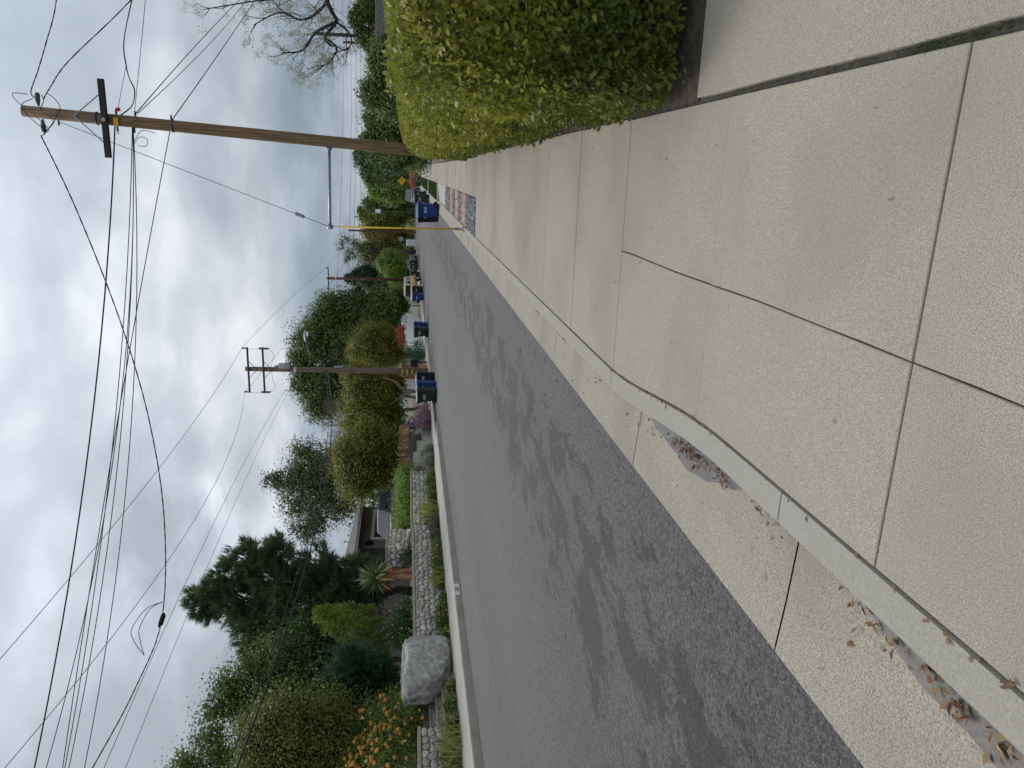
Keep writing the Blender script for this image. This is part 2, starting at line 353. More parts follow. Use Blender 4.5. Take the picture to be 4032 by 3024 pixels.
def nmesh(name, V, nper):
    """V (n*nper,3): n separate faces of nper corners"""
    n = len(V)//nper; me = bpy.data.meshes.new(name)
    me.vertices.add(len(V)); me.vertices.foreach_set('co', V.astype(np.float32).ravel())
    me.loops.add(len(V)); me.loops.foreach_set('vertex_index', np.arange(len(V), dtype=np.int32))
    me.polygons.add(n); me.polygons.foreach_set('loop_start', np.arange(0, len(V), nper, dtype=np.int32))
    me.polygons.foreach_set('loop_total', np.full(n, nper, dtype=np.int32)); me.update(calc_edges=True); return me
def unit(a): return a/np.maximum(np.linalg.norm(a, axis=1, keepdims=True), 1e-9)
def leaf_verts(P, Nn, ln, wd, T=None, fold=.25):
    """kite leaves folded along the midrib"""
    n = len(P)
    if T is None: T = RNG.normal(size=(n, 3))
    T = unit(T - Nn*np.sum(T*Nn, axis=1, keepdims=True)); Bv = np.cross(Nn, T)
    ln = np.broadcast_to(np.asarray(ln, float), (n,))[:, None]; wd = np.broadcast_to(np.asarray(wd, float), (n,))[:, None]
    a = P; c = P + T*ln; m_ = P + T*ln*.45 + Nn*wd*fold
    return np.stack([a, m_ + Bv*wd*.5, c, m_ - Bv*wd*.5], 1).reshape(-1, 3)
def clumps(blobs, n, per=36, spread=.30, inner=.45):
    bl = np.array(blobs, float); wt = bl[:, 3]**2; wt /= wt.sum(); k = max(1, n//per)
    ids = RNG.choice(len(bl), k, p=wt); d = unit(RNG.normal(size=(k, 3)))
    rr = inner + (1.12-inner)*RNG.random(k)**.6
    cc = bl[ids, :3] + d*(rr*bl[ids, 3])[:, None]
    ii = np.repeat(np.arange(k), per)
    P = cc[ii] + RNG.normal(size=(k*per, 3))*(spread*bl[ids[ii], 3]*(.5+RNG.random(k)[ii]))[:, None]*np.array([1, 1, .75])
    out = unit(P - bl[ids[ii], :3])
    Nn = unit(out*.9 + RNG.normal(size=P.shape)*.55 + np.array([0, 0, .6]))
    return P, Nn, out
def crown(name, m, parent, blobs, n, ln, wd=None, per=36, spread=.30, inner=.45, droop=0, out_t=0, fill=.35):
    P, Nn, o = clumps(blobs, n, per, spread, inner); q = len(P)
    s = .7 + .6*RNG.random(q)
    if fill:                                               # coarser old growth deeper inside, so that the crown reads as a mass
        bl = np.array(blobs, float); k = int(n*fill); ids = RNG.choice(len(bl), k, p=bl[:, 3]**2/np.sum(bl[:, 3]**2))
        P2 = bl[ids, :3] + unit(RNG.normal(size=(k, 3)))*(bl[ids, 3]*.82*RNG.random(k)**.45)[:, None]
        P = np.concatenate([P, P2]); Nn = np.concatenate([Nn, unit(RNG.normal(size=(k, 3)))]); o = np.concatenate([o, np.zeros((k, 3))]); s = np.concatenate([s, 1.5+.8*RNG.random(k)]); q += k
    T = RNG.normal(size=(q, 3)) + o*out_t + np.array([0, 0, -droop])
    return link(name, nmesh(name, leaf_verts(P, Nn, ln*s, (wd or ln*.5)*s, T), 4), m, parent)
def needles(name, m, parent, blobs, n, ln, per=20, spread=.26, inner=.35):
    """tufts of thin needles pointing up and out"""
    P, Nn, o = clumps(blobs, n, per, spread, inner); q = len(P)
    k = 9; Pk = np.repeat(P, k, 0)
    D = unit(np.repeat(unit(o + np.array([0, 0, .7]) + RNG.normal(size=o.shape)*.4), k, 0) + RNG.normal(size=(q*k, 3))*.30)
    s = unit(np.cross(D, RNG.normal(size=D.shape)))*ln*.045; e = (Pk + D*ln*(.7+.5*RNG.random((q*k, 1))))
    return link(name, nmesh(name, np.stack([Pk-s, Pk+s, e], 1).reshape(-1, 3), 3), m, parent)
def wob(a, b, k, amp, rs):
    a, b = Vector(a), Vector(b); L_ = (b-a).length; o = []
    for i in range(k+1):
        t = i/k; p = a.lerp(b, t); s = math.sin(math.pi*t)*amp*L_
        o.append(p + Vector((rs.uniform(-s, s), rs.uniform(-s, s), rs.uniform(-s, s)*.5)))
    return o
def limbs(mb, base, r0, fork, targets, rs, r1=None, k=5):
    """trunk from base to fork, then one bent limb to each target"""
    r1 = r1 or r0*.62; tp = wob(base, fork, 4, .05, rs)
    mb.tube(tp, [r0*1.25] + [r0 + (r1-r0)*i/4 for i in range(1, 5)], 10)
    for t in targets:
        st = Vector(base).lerp(Vector(fork), rs.uniform(.72, 1.0)); q = wob(st, t, k, .1, rs)
        ra = r1*rs.uniform(.45, .7); mb.tube(q, [ra*(1-.8*i/k) for i in range(k+1)], 6)
    return mb
def twigs(mb, tips, rs, gen=3, ln=1.0, r=.03, nper=3, ang=.7, upb=.15):
    """recursive bare branching from (point, direction) tips"""
    ends = []
    cur = [(Vector(p), Vector(d).normalized(), ln, r) for p, d in tips]
    for g in range(gen):
        nx = []
        for p, d, l_, ra in cur:
            for _ in range(nper):
                dd = (d + Vector((rs.gauss(0, ang), rs.gauss(0, ang), rs.gauss(0, ang)+upb))).normalized()
                lo = l_*rs.uniform(.6, 1.1); mid = p + dd*lo*.5 + Vector((rs.gauss(0, .06), rs.gauss(0, .06), rs.gauss(0, .06)))*lo
                e_ = p + dd*lo; mb.tube([p, mid, e_], [ra, ra*.75, ra*.5], 4 if g else 5, False); nx.append((e_, dd, l_*.62, ra*.55))
        cur = nx; ends += [c[0] for c in cur] if g == gen-1 else []
    return ends
def tree(name, label, cat, base, blobs, leafm, n, ln, wd=None, trunk=.15, bark='bark', fork=None, group=None, needle=False, per=36, spread=.30, inner=.45, droop=0, seed=1, fill=.35):
    rs = random.Random(seed); root = thing(name, label, cat, base, 0, group); b = Vector(base)
    loc = [(x-b.x, y-b.y, z-b.z, r) for x, y, z, r in blobs]
    cz = sum(q[2] for q in loc)/len(loc); cx = sum(q[0] for q in loc)/len(loc); cy = sum(q[1] for q in loc)/len(loc)
    fk = fork or (cx*.5, cy*.5, max(.3, cz*.5))
    mb = MB(); limbs(mb, (0, 0, -.15), trunk, fk, [q[:3] for q in loc], rs)
    mb.build('trunk', bark, root, True)
    (needles if needle else crown)('crown', leafm, root, loc, n, ln, **({'per': per, 'spread': spread, 'inner': inner} if needle else {'wd': wd, 'per': per, 'spread': spread, 'inner': inner, 'droop': droop, 'fill': fill}))
    return root
def bush(name, label, cat, base, blobs, leafm, n, ln, wd=None, group=None, stems=6, bark='twig', needle=False, per=24, spread=.32, inner=.3, droop=0, seed=3):
    """blobs relative to base"""
    rs = random.Random(seed); root = thing(name, label, cat, base, 0, group); mb = MB()
    for i in range(stems):
        q = blobs[i % len(blobs)]; t = (q[0]+rs.uniform(-.5, .5)*q[3], q[1]+rs.uniform(-.5, .5)*q[3], q[2]+q[3]*.3)
        mb.tube(wob((rs.uniform(-.08, .08), rs.uniform(-.08, .08), -.05), t, 4, .08, rs), [.02, .017, .013, .009, .005], 5, False)
    mb.build('stem', bark, root, True)['kind'] = 'stuff'
    if needle: needles('foliage', leafm, root, blobs, n, ln, per, spread, inner)
    else: crown('foliage', leafm, root, blobs, n, ln, wd, per, spread, inner, droop)
    return root

# ------------------------------------------------------------------ ground and street
def sm(a, b, t):
    t = max(0., min(1., (t-a)/(b-a))); return t*t*(3-2*t)
def fall(y): return -max(0., y-165)*.03                    # the street drops away past the crest
def zt(x, y):
    if x > (-15.55 if y < 37.65 else -15.02):
        z = -.19 if x < .46 else -.03
    else:
        z = 1.2 - .85*sm(36, 43, y) - .25*sm(50, 60, y)
        z += max(0, -17-x)*.035
        if 17.75 < y < 20.45 and x > -16.75: z = -.1
    return z + fall(y)
xs = [-900, -400, -200, -120, -80, -60, -45, -35, -30, -26, -23, -21, -19, -18, -17.2, -16.8, -16.7, -16.2, -15.6, -15.5, -15.1, -15.0, -14.9, -12, -6, -2, .44, .48, 2, 5, 10, 16, 25, 40, 70, 120, 220, 500, 900]
ys = [-60, -20, -5, 2, 8, 12, 15, 17.7, 17.8, 18.5, 19.5, 20.4, 20.5, 22, 25, 28, 31, 34, 36] + list(range(37, 62)) + [65, 70, 80, 90, 100, 120, 140, 165, 180, 200, 240, 300, 400, 600, 1000, 1800]
mb = MB(); nx = len(xs); mb.v = [(x, y, zt(x, y)) for y in ys for x in xs]
mb.f = [(j*nx+i, j*nx+i+1, (j+1)*nx+i+1, (j+1)*nx+i) for j in range(len(ys)-1) for i in range(nx-1)]
struct(mb.build('ground', 'earth'))

def strip(ys_, xsf, zf):
    """sheet: for each y a row of xs from xsf(y), height zf(i, x, y)"""
    b = MB(); rows = []
    for y in ys_: rows.append([(x, y, zf(i, x, y)) for i, x in enumerate(xsf(y))])
    k = len(rows[0]); b.v = [p for r_ in rows for p in r_]
    b.f = [(j*k+i, j*k+i+1, (j+1)*k+i+1, (j+1)*k+i) for j in range(len(rows)-1) for i in range(k-1)]
    return b
EDGE = -1.93
rr_ = random.Random(4)
ysr = [-8+i*.12 for i in range(230)] + [20+i*4. for i in range(40)] + [182, 200, 230, 280, 350]
jit = {y: rr_.uniform(-.012, .012) for y in ysr}
rxs = [-12.2, -11, -9.5, -8, -7, -6, -5, -4, -3, -2.3]
mb = strip(ysr, lambda y: rxs + [EDGE + (jit[y] if y < 20 else 0)], lambda i, x, y: -.098 + .045*max(0, 1-((x+7)/5.1)**2) + fall(y))
struct(mb.build('road', 'asphalt'))

def xk(y): return -1.33 - .17*sm(3.2, 5.3, y)             # front edge of the right kerb
def kh(y): return 1 - (sm(30.2, 31.2, y) - sm(37.8, 38.8, y))   # 0 where the driveway apron dips
# gutter pan, cast in lengths
gut = thing('gutter', None, None); struct(gut)
gj = [-8, -3.4, -.4, 2.66, 4.83, 7.9, 11, 14, 17, 20, 23, 26, 29, 32, 36, 40, 48, 60, 80, 110, 164]
for a, b in zip(gj[:-1], gj[1:]):
    k = max(2, int((b-a)/.4)); yy = [a+.006+(b-a-.012)*i/k for i in range(k+1)]
    m_ = strip(yy, lambda y: [EDGE-.03, -1.72, xk(y)+.02], lambda i, x, y: (-.092, -.112, -.135)[i])
    m_.build('gutter_slab', 'gutter', gut)
mb = strip([-8, 164], lambda y: [EDGE-.02, -1.36], lambda i, x, y: -.15); mb.build('gutter_bed', 'joint', gut)
# kerb lengths with a rounded nose
kerb = thing('kerb', None, None); struct(kerb)
kj = [-8, -3.5, -.4, 2.62, 5.2, 8.3, 11.3, 14.2, 17.1, 20.1, 23.2, 26.2, 29.2, 31.2, 34.4, 37.6, 39.2, 42, 45, 50, 55, 60, 70, 85, 105, 130, 160]
for a, b in zip(kj[:-1], kj[1:]):
    k = max(2, int((b-a)/.35)); rings = []
    for i in range(k+1):
        y = a+.004+(b-a-.008)*i/k; x = xk(y); t = .004 - .105*(1-kh(y))
        rings.append([(x-.012, y, -.2), (x-.006, y, t-.03), (x+.002, y, t-.008), (x+.016, y, t), (x+.137, y, t), (x+.142, y, t-.02), (x+.142, y, -.2)])
    MB().loft(rings).build('kerb_segment', 'kerb', kerb)
# right footpath: slabs with recessed joints
walk = thing('sidewalk', None, None); struct(walk)
MB().box((-1.185, -8, -.17), (.5, 4.2, -.022)).build('joint_bed', 'joint', walk); MB().box((-1.33, 4.21, -.17), (.5, 17.3, -.022)).build('joint_bed', 'joint', walk)
jy = [-7.2, -5.6, -4.1, -2.6, -1.1, .45, 2.0, 3.57, 5.2, 6.7, 8.22, 9.7, 11.1, 12.6, 14.1, 15.6, 17.0]
def slab(x0, x1, y0, y1, z=0., m_='concrete', parent=None, name='slab', th=.1, wobble=0, jr=random.Random(3)):
    f0 = x0 if callable(x0) else (lambda y: x0); f1 = x1 if callable(x1) else (lambda y: x1)
    k = max(2, int((y1-y0)/.25)) if (callable(x0) or callable(x1) or wobble) else 1
    top = []; bv = .003
    Lf = [(f0(y0+(y1-y0)*i/k) + (jr.uniform(-wobble, wobble)), y0+(y1-y0)*i/k) for i in range(k+1)]
    Rt = [(f1(y0+(y1-y0)*i/k), y0+(y1-y0)*i/k) for i in range(k, -1, -1)]
    rg = Lf + Rt; cx = sum(p[0] for p in rg)/len(rg); cy = (y0+y1)/2; n = len(rg)
    def ins(p, d): return (p[0] + (d if p[0] < cx else -d), p[1] + (d if p[1] < cy-(y1-y0)*.499 else (-d if p[1] > cy+(y1-y0)*.499 else 0)))
    b = MB(); b.v = [(x, y, z-th) for x, y in rg] + [(x, y, z-bv) for x, y in rg] + [(*ins(p, bv), z) for p in rg]
    for i in range(n):
        j = (i+1) % n; b.f += [(i, n+i, n+j, j), (n+i, 2*n+i, 2*n+j, n+j)]
    for i in range(k): b.f.append((2*n+i, 2*n+n-1-i, 2*n+n-2-i, 2*n+i+1))
    return b.build(name, m_, parent)
kb = lambda y: xk(y) + .15
rs = random.Random(9)
crx = {y: -.49 + rs.uniform(-.02, .02) for y in range(-9, 8)}
def crack(y):
    a = math.floor(y); t = y-a; return crx[a]*(1-t) + crx[a+1]*t
for a, b in zip(jy[:-1], jy[1:]):
    g = .0028; dz = rs.uniform(-.003, .003)
    if a < 5:
        slab(kb, lambda y: crack(y)-.003, a+g, b-g, dz, parent=walk); slab(lambda y: crack(y)+.003, .392, a+g, b-g, dz, parent=walk, wobble=.002)
    else: slab(kb, .40, a+g, b-g, dz, parent=walk)
# narrower footpath beyond the gravel, parkway strip between it and the kerb
MB().box((-1.42, 17.02, -.17), (.72, 165, -.1)).build('joint_bed', 'joint', walk)
y = 17.0; i = 0
while y < 120:
    d = 1.52 if y < 60 else 4.5
    slab(-.5, lambda yy: .36+.004*(yy-17), y+.006, y+d-.006, rs.uniform(-.003, .003), parent=walk); y += d
slab(-.5, .75, y+.006, 165, parent=walk)
for a, b in ((30.5, 33.2), (33.2, 35.9), (35.9, 38.6)):      # driveway apron sloping to the gutter
    bb = strip([a+.006, b-.006], lambda y_: [-1.36, -.9, -.506], lambda i_, x, y_: (-.085, -.035, .0)[i_]); bb.build('apron_slab', 'concrete_old', walk)
# private concrete beside the near footpath
drive = thing('driveway', None, None); struct(drive)
MB().box((.44, -8, -.17), (6, 4.02, -.03)).build('joint_bed', 'joint', drive)
slab(.425, 4.6, -2.2, 4.0, .004, parent=drive, wobble=.004); slab(.425, 4.6, -8, -2.22, .004, parent=drive, wobble=.004)
# left footpath, kerb, apron
lw = thing('far_sidewalk', None, None); struct(lw)
MB().box((-15.0, -8, -.19), (-12.2, 165, .07)).build('joint_bed', 'joint', lw)
def kl(y): return 1 - (sm(35.3, 36.6, y) - sm(42.6, 43.8, y))
y = -6.
while y < 110:
    d = 3.0 if y < 60 else 8.
    ap = 35.3 < y+d/2 < 43.7
    k = 6; yy = [y+.008+(d-.016)*i_/k for i_ in range(k+1)]
    strip(yy, lambda q: [-14.85, -13.2, -12.28], lambda i_, x, q: (.1, .1, .1-.13*(1-kl(q)))[i_]).build('slab', 'concrete_old', lw)
    y += d
lk = thing('far_kerb', None, None); struct(lk)
y = -6.
while y < 160:
    d = 3.0 if y < 60 else 12.
    k = 10; rings = []
    for i_ in range(k+1):
        q = y+.005+(d-.01)*i_/k; t = .105-.13*(1-kl(q))
        rings.append([(-12.08, q, -.2), (-12.085, q, t-.03), (-12.10, q, t), (-12.27, q, t), (-12.275, q, t-.03), (-12.275, q, -.2)])
    MB().loft([r_[::-1] for r_ in rings]).build('kerb_segment', 'concrete_old', lk); y += d
# standing water and damp along the near kerb foot
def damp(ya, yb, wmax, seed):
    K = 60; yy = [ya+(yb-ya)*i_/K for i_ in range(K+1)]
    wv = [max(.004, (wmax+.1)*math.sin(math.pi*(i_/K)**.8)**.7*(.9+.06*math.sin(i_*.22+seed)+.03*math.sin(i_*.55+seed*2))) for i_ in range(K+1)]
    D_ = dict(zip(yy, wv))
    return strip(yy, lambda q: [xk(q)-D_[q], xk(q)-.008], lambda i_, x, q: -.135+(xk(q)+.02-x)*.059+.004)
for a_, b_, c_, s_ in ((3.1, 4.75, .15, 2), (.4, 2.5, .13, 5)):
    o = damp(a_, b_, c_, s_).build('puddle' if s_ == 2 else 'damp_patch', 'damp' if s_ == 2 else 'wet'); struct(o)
# parkway gravel, brick bands, lawn panels
def pebbles(name, y0, y1, x0, x1, n, parent):
    V = []; F = []; rs_ = random.Random(5)
    for i_ in range(n):
        c = Vector((rs_.uniform(x0, x1), rs_.uniform(y0, y1), rs_.uniform(-.012, .012))); s = rs_.uniform(.03, .065)
        q = Matrix.Rotation(rs_.uniform(0, 6), 3, 'Z') @ Matrix.Rotation(rs_.uniform(-.5, .5), 3, 'X')
        o_ = len(V); h = s*rs_.uniform(.3, .5)
        for j in range(6):
            a = j*math.pi/3; V.append(tuple(c + q @ Vector((math.cos(a)*s*rs_.uniform(.8, 1.1), math.sin(a)*s*.65, 0))))
        for j in range(6):
            a = j*math.pi/3; V.append(tuple(c + q @ Vector((math.cos(a)*s*.55, math.sin(a)*s*.36, h))))
        for j in range(6): F.append((o_+j, o_+(j+1) % 6, o_+6+(j+1) % 6, o_+6+j))
        F.append(tuple(o_+6+j for j in range(6)))
    b = MB(); b.v = V; b.f = F; o = b.build(name, 'slatepeb', parent); o['kind'] = 'stuff'; return o
M['slatepeb'] = leafmat('slatepeb', [(.055, .062, .075), (.12, .13, .15), (.24, .25, .27)], 0, .6, .3, 9)
park = thing('parkway', None, None); struct(park)
MB().box((-1.40, 17.05, -.1), (-.51, 30.5, -.02)).build('gravel_bed', 'soil', park)
gb = [(17.06, 19.85), (21.35, 22.85), (24.35, 25.75), (27.2, 30.45)]
for a, b in gb: pebbles('gravel', a, b, -1.33, -.53, int((b-a)*260), park)
bk = None
for a, b in ((19.9, 21.3), (22.9, 24.3), (25.8, 27.15)):
    nr = 5; nc = 3
    for r_ in range(nr):
        for c in range(nc):
            if bk is None:
                bk = MB().box((-.133, -.133, -.05), (.133, .133, .012)).build('brick', 'brick', park, bevel=.012); o = bk
            else: o = bk.copy(); COL.objects.link(o); o.parent = park
            o.location = (-1.2+c*.277+rs.uniform(-.012, .012)+(.04 if r_ % 2 else 0), a+.14+r_*(b-a-.28)/(nr-1), rs.uniform(-.008, .008)); o.rotation_euler = (0, 0, rs.uniform(-.05, .05))
for k_, (a, b) in enumerate(((39.5, 54.5), (57.5, 66), (67.5, 77), (80, 92), (96, 112))):
    MB().box((-1.36, a, -.05), (-.52, b, .02)).build('lawn', 'turf', park)
    n = 2600; P = np.stack([RNG.uniform(-1.36, -.52, n), RNG.uniform(a, b, n), np.full(n, .015)], 1)
    D = unit(np.array([0, 0, 1.]) + RNG.normal(size=(n, 3))*.4); s = unit(np.cross(D, RNG.normal(size=D.shape)))*.02
    o = link('grass', nmesh('grass', np.stack([P-s, P+s, P+D*.07], 1).reshape(-1, 3), 3), 'grass', park); o['kind'] = 'stuff'
for a, b in ((38.8, 39.45), (54.55, 57.45), (66.05, 67.45), (77.05, 79.95), (92.05, 95.95)):
    slab(-1.36, -.51, a, b, .008, parent=park, name='cross_slab', m_='concrete_old')
# fallen leaves: kerb foot, kerb joint, a few loose on the paving
def litter(name, P, ln, label):
    n = len(P); Nn = unit(RNG.normal(size=(n, 3))*.45 + np.array([0, 0, 1.])); s = .35+1.1*RNG.random(n)
    o = link(name, nmesh(name, leaf_verts(P, Nn, ln*s, ln*(.3+.3*RNG.random(n))*s, None, .3), 4), 'litter'); return tag(o, label, 'leaves', None, 'stuff')
cl_ = []
for c0, n in ((1.5, 20), (1.75, 24), (1.95, 8), (2.15, 14), (2.75, 9), (2.95, 10), (3.2, 6), (3.45, 20), (3.75, 30), (3.95, 44), (4.15, 12), (4.6, 6), (6, 8), (7.5, 8), (9, 6)):
    for _ in range(n):
        y_ = c0+rs.gauss(0, .09); cl_.append((xk(y_)-.105-abs(rs.gauss(0, .032)), y_, -.118+rs.uniform(0, .022)))
litter('leaf_litter', np.array(cl_), .034, 'dry brown leaves gathered in the gutter against the kerb')
cl_ = [(xk(y_)+.142+rs.gauss(0, .006), y_, .006) for y_ in [rs.uniform(1.2, 5.5) for _ in range(70)]]
litter('leaf_litter', np.array(cl_), .022, 'small dry leaf bits caught in the joint behind the kerb')
cl_ = [(rs.uniform(-1.9, -1.45), rs.uniform(1.5, 7), -.10) for _ in range(26)] + [(rs.uniform(-5, -2), rs.uniform(2, 9), -.078) for _ in range(60)]
cl_ = [(x, y, (-.092-(x+1.96)*.068 if x > -1.93 else -.098+.045*max(0, 1-((x+7)/5.1)**2))+.005) for x, y, z in cl_]
litter('leaf_litter', np.array(cl_), .03, 'loose dry leaves scattered over asphalt and gutter')
cl_ = [(rs.uniform(-1.2, .4), rs.uniform(2, 9), .006) for _ in range(34)] + [(rs.uniform(.1, .4), rs.uniform(4.2, 8), .006) for _ in range(20)]
litter('leaf_litter', np.array(cl_), .018, 'few small leaves lying on the concrete footpath near the hedge')
# weeds in the long joint
n = 260; yy = np.concatenate([RNG.normal(2.0, .09, 90), RNG.normal(2.2, .05, 60), RNG.uniform(1.4, 3.9, 110)])
P = np.stack([RNG.normal(.41, .006, n), yy, np.full(n, -.01)], 1); D = unit(np.array([0, 0, 1.])+RNG.normal(size=(n, 3))*.6); s = unit(np.cross(D, RNG.normal(size=D.shape)))*.002
tag(link('joint_weeds', nmesh('joint_weeds', np.stack([P-s, P+s, P+D*RNG.uniform(.012, .035, (n, 1))], 1).reshape(-1, 3), 3), 'grass'), 'tiny grass weeds sprouting from the long concrete joint', 'weeds', None, 'stuff')
# kerb house number
num = thing('house_number', 'white painted 305 number panel on the far kerb face', 'number panel', (-12.066, 20.08, .012))
MB().box((-.012, -.31, -.075), (.002, .31, .078)).build('panel', 'paintwhite', num)
o = link('numerals', text_mesh('305', .17), 'black', num); o.rotation_euler = (R(90), 0, R(90)); o.location = (.006, 0, 0)
# distant hills, air haze tinted into their scrub colour
mb = MB(); k = 60; hx = [-1500+3000*i/k for i in range(k+1)]
hz = [75+45*math.sin(x*.004+1)+25*math.sin(x*.011) for x in hx]
mb.v = [(x, 2600, -80) for x in hx] + [(x, 2900+120*math.sin(x*.01), z-10) for x, z in zip(hx, hz)] + [(x, 3500, -80) for x in hx]
mb.f = [(r_*(k+1)+i, r_*(k+1)+i+1, (r_+1)*(k+1)+i+1, (r_+1)*(k+1)+i) for r_ in range(2) for i in range(k)]
M['hill'] = mat('hill', (.11, .14, .13), (.16, .19, .17), .95, .01, 6)
struct(mb.build('hills', 'hill', smooth=True))

# ------------------------------------------------------------------ near hedge
hedge = thing('hedge', 'clipped box hedge with glossy yellow green leaves along the footpath', 'hedge', (1.6, 4.1, 0))
HX, HY = -1.6, -4.1
def lowf(a, b): return .5*math.sin(a*2.1+b*1.3+.7)+.3*math.sin(a*4.7-b*3.1)+.2*math.sin(a*9.2+b*7.7)
def inset(z): 
    d = max(0., min(1., (z-.95)/.66)); return .62*(1-math.sqrt(max(0, 1-d*d)))
def hedge_pts(n, y_lo, y_hi, rs_):
    out = []
    Lf = y_hi-y_lo; A1 = Lf*1.75; A2 = Lf*2.0; A3 = 8.5 if y_lo < 4.3 else 0; tot = A1+A2+A3
    for _ in range(n):
        q = rs_.random()*tot; dep = abs(rs_.gauss(0, .09))
        if q < A1:
            y = rs_.uniform(y_lo, y_hi); z = .03+1.58*rs_.random()**.9; x = .37+inset(z)+.07*lowf(y, z)+dep
            if z < .3: x += .10*(1-z/.3)
            if y < 4.6: x += (4.6-y)*.35*(.3+z*.3)
            nn = Vector((-1, 0, .15+max(0, z-.95)*1.6))
        elif q < A1+A2:
            y = rs_.uniform(y_lo, y_hi); x = .85+rs_.random()*2.7; z = 1.60+.035*lowf(x*2, y*2)-dep*.7; nn = Vector((-.1, -.2, 1))
            if y < 4.7: z -= .5*(4.7-y)**1.6*.9
        else:
            x = .42+rs_.random()*3.1; z = .03+1.58*rs_.random(); y = 4.13+inset(z)*.75+.09*lowf(x, z)+dep
            if z < .35: y += .12*(1-z/.35)
            if x < .7: y += (.7-x)*.4
            nn = Vector((-.15, -1, .1+max(0, z-.95)*1.5))
        out.append((x, y, z, nn.x, nn.y, nn.z))
    return np.array(out)
def oval(P, Nn, ln, wd, T):
    n = len(P); T = unit(T - Nn*np.sum(T*Nn, axis=1, keepdims=True)); Bv = np.cross(Nn, T); ln = ln[:, None]; wd = wd[:, None]
    q = [P, P+T*ln*.3+Bv*wd*.46+Nn*wd*.12, P+T*ln*.72+Bv*wd*.40+Nn*wd*.10, P+T*ln-Nn*ln*.06, P+T*ln*.72-Bv*wd*.40+Nn*wd*.10, P+T*ln*.3-Bv*wd*.46+Nn*wd*.12]
    return np.stack(q, 1).reshape(-1, 3)
rsh = random.Random(21)
for (y0, y1, n, ln) in ((4.05, 6.2, 52000, .043), (6.2, 9.5, 26000, .056), (9.5, 14, 18000, .066), (14, 19.7, 14000, .08)):
    Q = hedge_pts(n, y0, y1, rsh); P = Q[:, :3] + np.array([HX, HY, 0]); nn = unit(Q[:, 3:])
    Nn = unit(nn*.75 + RNG.normal(size=P.shape)*.55); T = RNG.normal(size=P.shape)*.75 + np.array([0, 0, .75]) + nn*.5
    s = .55+.75*RNG.random(n)
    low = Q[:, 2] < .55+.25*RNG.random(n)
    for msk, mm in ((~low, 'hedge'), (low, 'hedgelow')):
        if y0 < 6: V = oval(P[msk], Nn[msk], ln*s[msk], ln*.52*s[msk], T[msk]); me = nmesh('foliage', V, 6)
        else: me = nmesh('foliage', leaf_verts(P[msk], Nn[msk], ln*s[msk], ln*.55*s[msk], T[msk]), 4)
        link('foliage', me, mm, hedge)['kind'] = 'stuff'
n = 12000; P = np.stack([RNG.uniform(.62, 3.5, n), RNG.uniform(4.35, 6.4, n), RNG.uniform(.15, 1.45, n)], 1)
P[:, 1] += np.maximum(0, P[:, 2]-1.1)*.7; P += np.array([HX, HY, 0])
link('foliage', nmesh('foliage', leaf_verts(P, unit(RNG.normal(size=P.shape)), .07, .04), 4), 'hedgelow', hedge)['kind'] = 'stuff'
# the leaves that show largest, one by one
protos = []
for k_ in range(4):
    V = oval(np.zeros((1, 3)), np.array([[0, 0, 1.]]), np.array([.048]), np.array([.026-.002*k_]), np.array([[1., 0, 0]]))
    me = bpy.data.meshes.new('leaf'); me.from_pydata([tuple(p) for p in V], [], [(0, 1, 2, 3), (0, 3, 4, 5)]); me.materials.append(M['hedge1' if False else ('hedge' if k_ else 'hedgelow')]); protos.append(me)
Q = hedge_pts(900, 4.05, 4.7, random.Random(33)); Q = [q for q in Q if q[2] > .3][:290]
for q in Q:
    n_ = Vector(q[3:]).normalized(); o = bpy.data.objects.new('leaf', protos[rsh.choice((1, 1, 2, 3, 0))]); COL.objects.link(o); o.parent = hedge
    zq = (n_ + Vector((rsh.gauss(0, .4), rsh.gauss(0, .4), rsh.gauss(0, .4)))).normalized()
    o.rotation_euler = (zq.to_track_quat('Z', 'Y') @ Quaternion((0, 0, 1), rsh.uniform(0, 6.28))).to_euler()
    o.location = (q[0]+HX+n_.x*.03, q[1]+HY+n_.y*.03, q[2]+n_.z*.02); o.scale = (rsh.uniform(.8, 1.25),)*3
# twiggy inside, with a dark core behind the outer shell
mb = MB()
for i in range(150):
    y = 5.0+rsh.random()**1.8*13.6; x = rsh.uniform(1.1, 3.2); 
    mb.tube(wob((x+HX, y+HY, -.03), (x+HX+rsh.uniform(-.5, .2), y+HY+rsh.uniform(-.45, .3), rsh.uniform(.6, 1.35)), 4, .1, rsh), [.014, .012, .01, .007, .004], 5, False)
for i in range(16):
    x = .55+rsh.random()*2.4; mb.tube(wob((x+HX, .4, -.03), (x+HX+rsh.uniform(-.2, .2), .25, rsh.uniform(.3, .6)), 4, .06, rsh), [.012, .011, .009, .007, .004], 6, False)
mb.build('stem', 'twigpink', hedge, True)['kind'] = 'stuff'
mb = MB(); mb.box((.85+HX, 5.0+HY, .1), (3.3+HX, 19.2+HY, 1.3)); mb.build('shade_core', M['l_cypress'], hedge)  # solid box whose dark colour stands in for shade inside the hedge
# dark soil under it
o = struct(MB().box((.41, 4.02, -.06), (3.7, 20, -.012)).build('planting_bed', 'soil'))

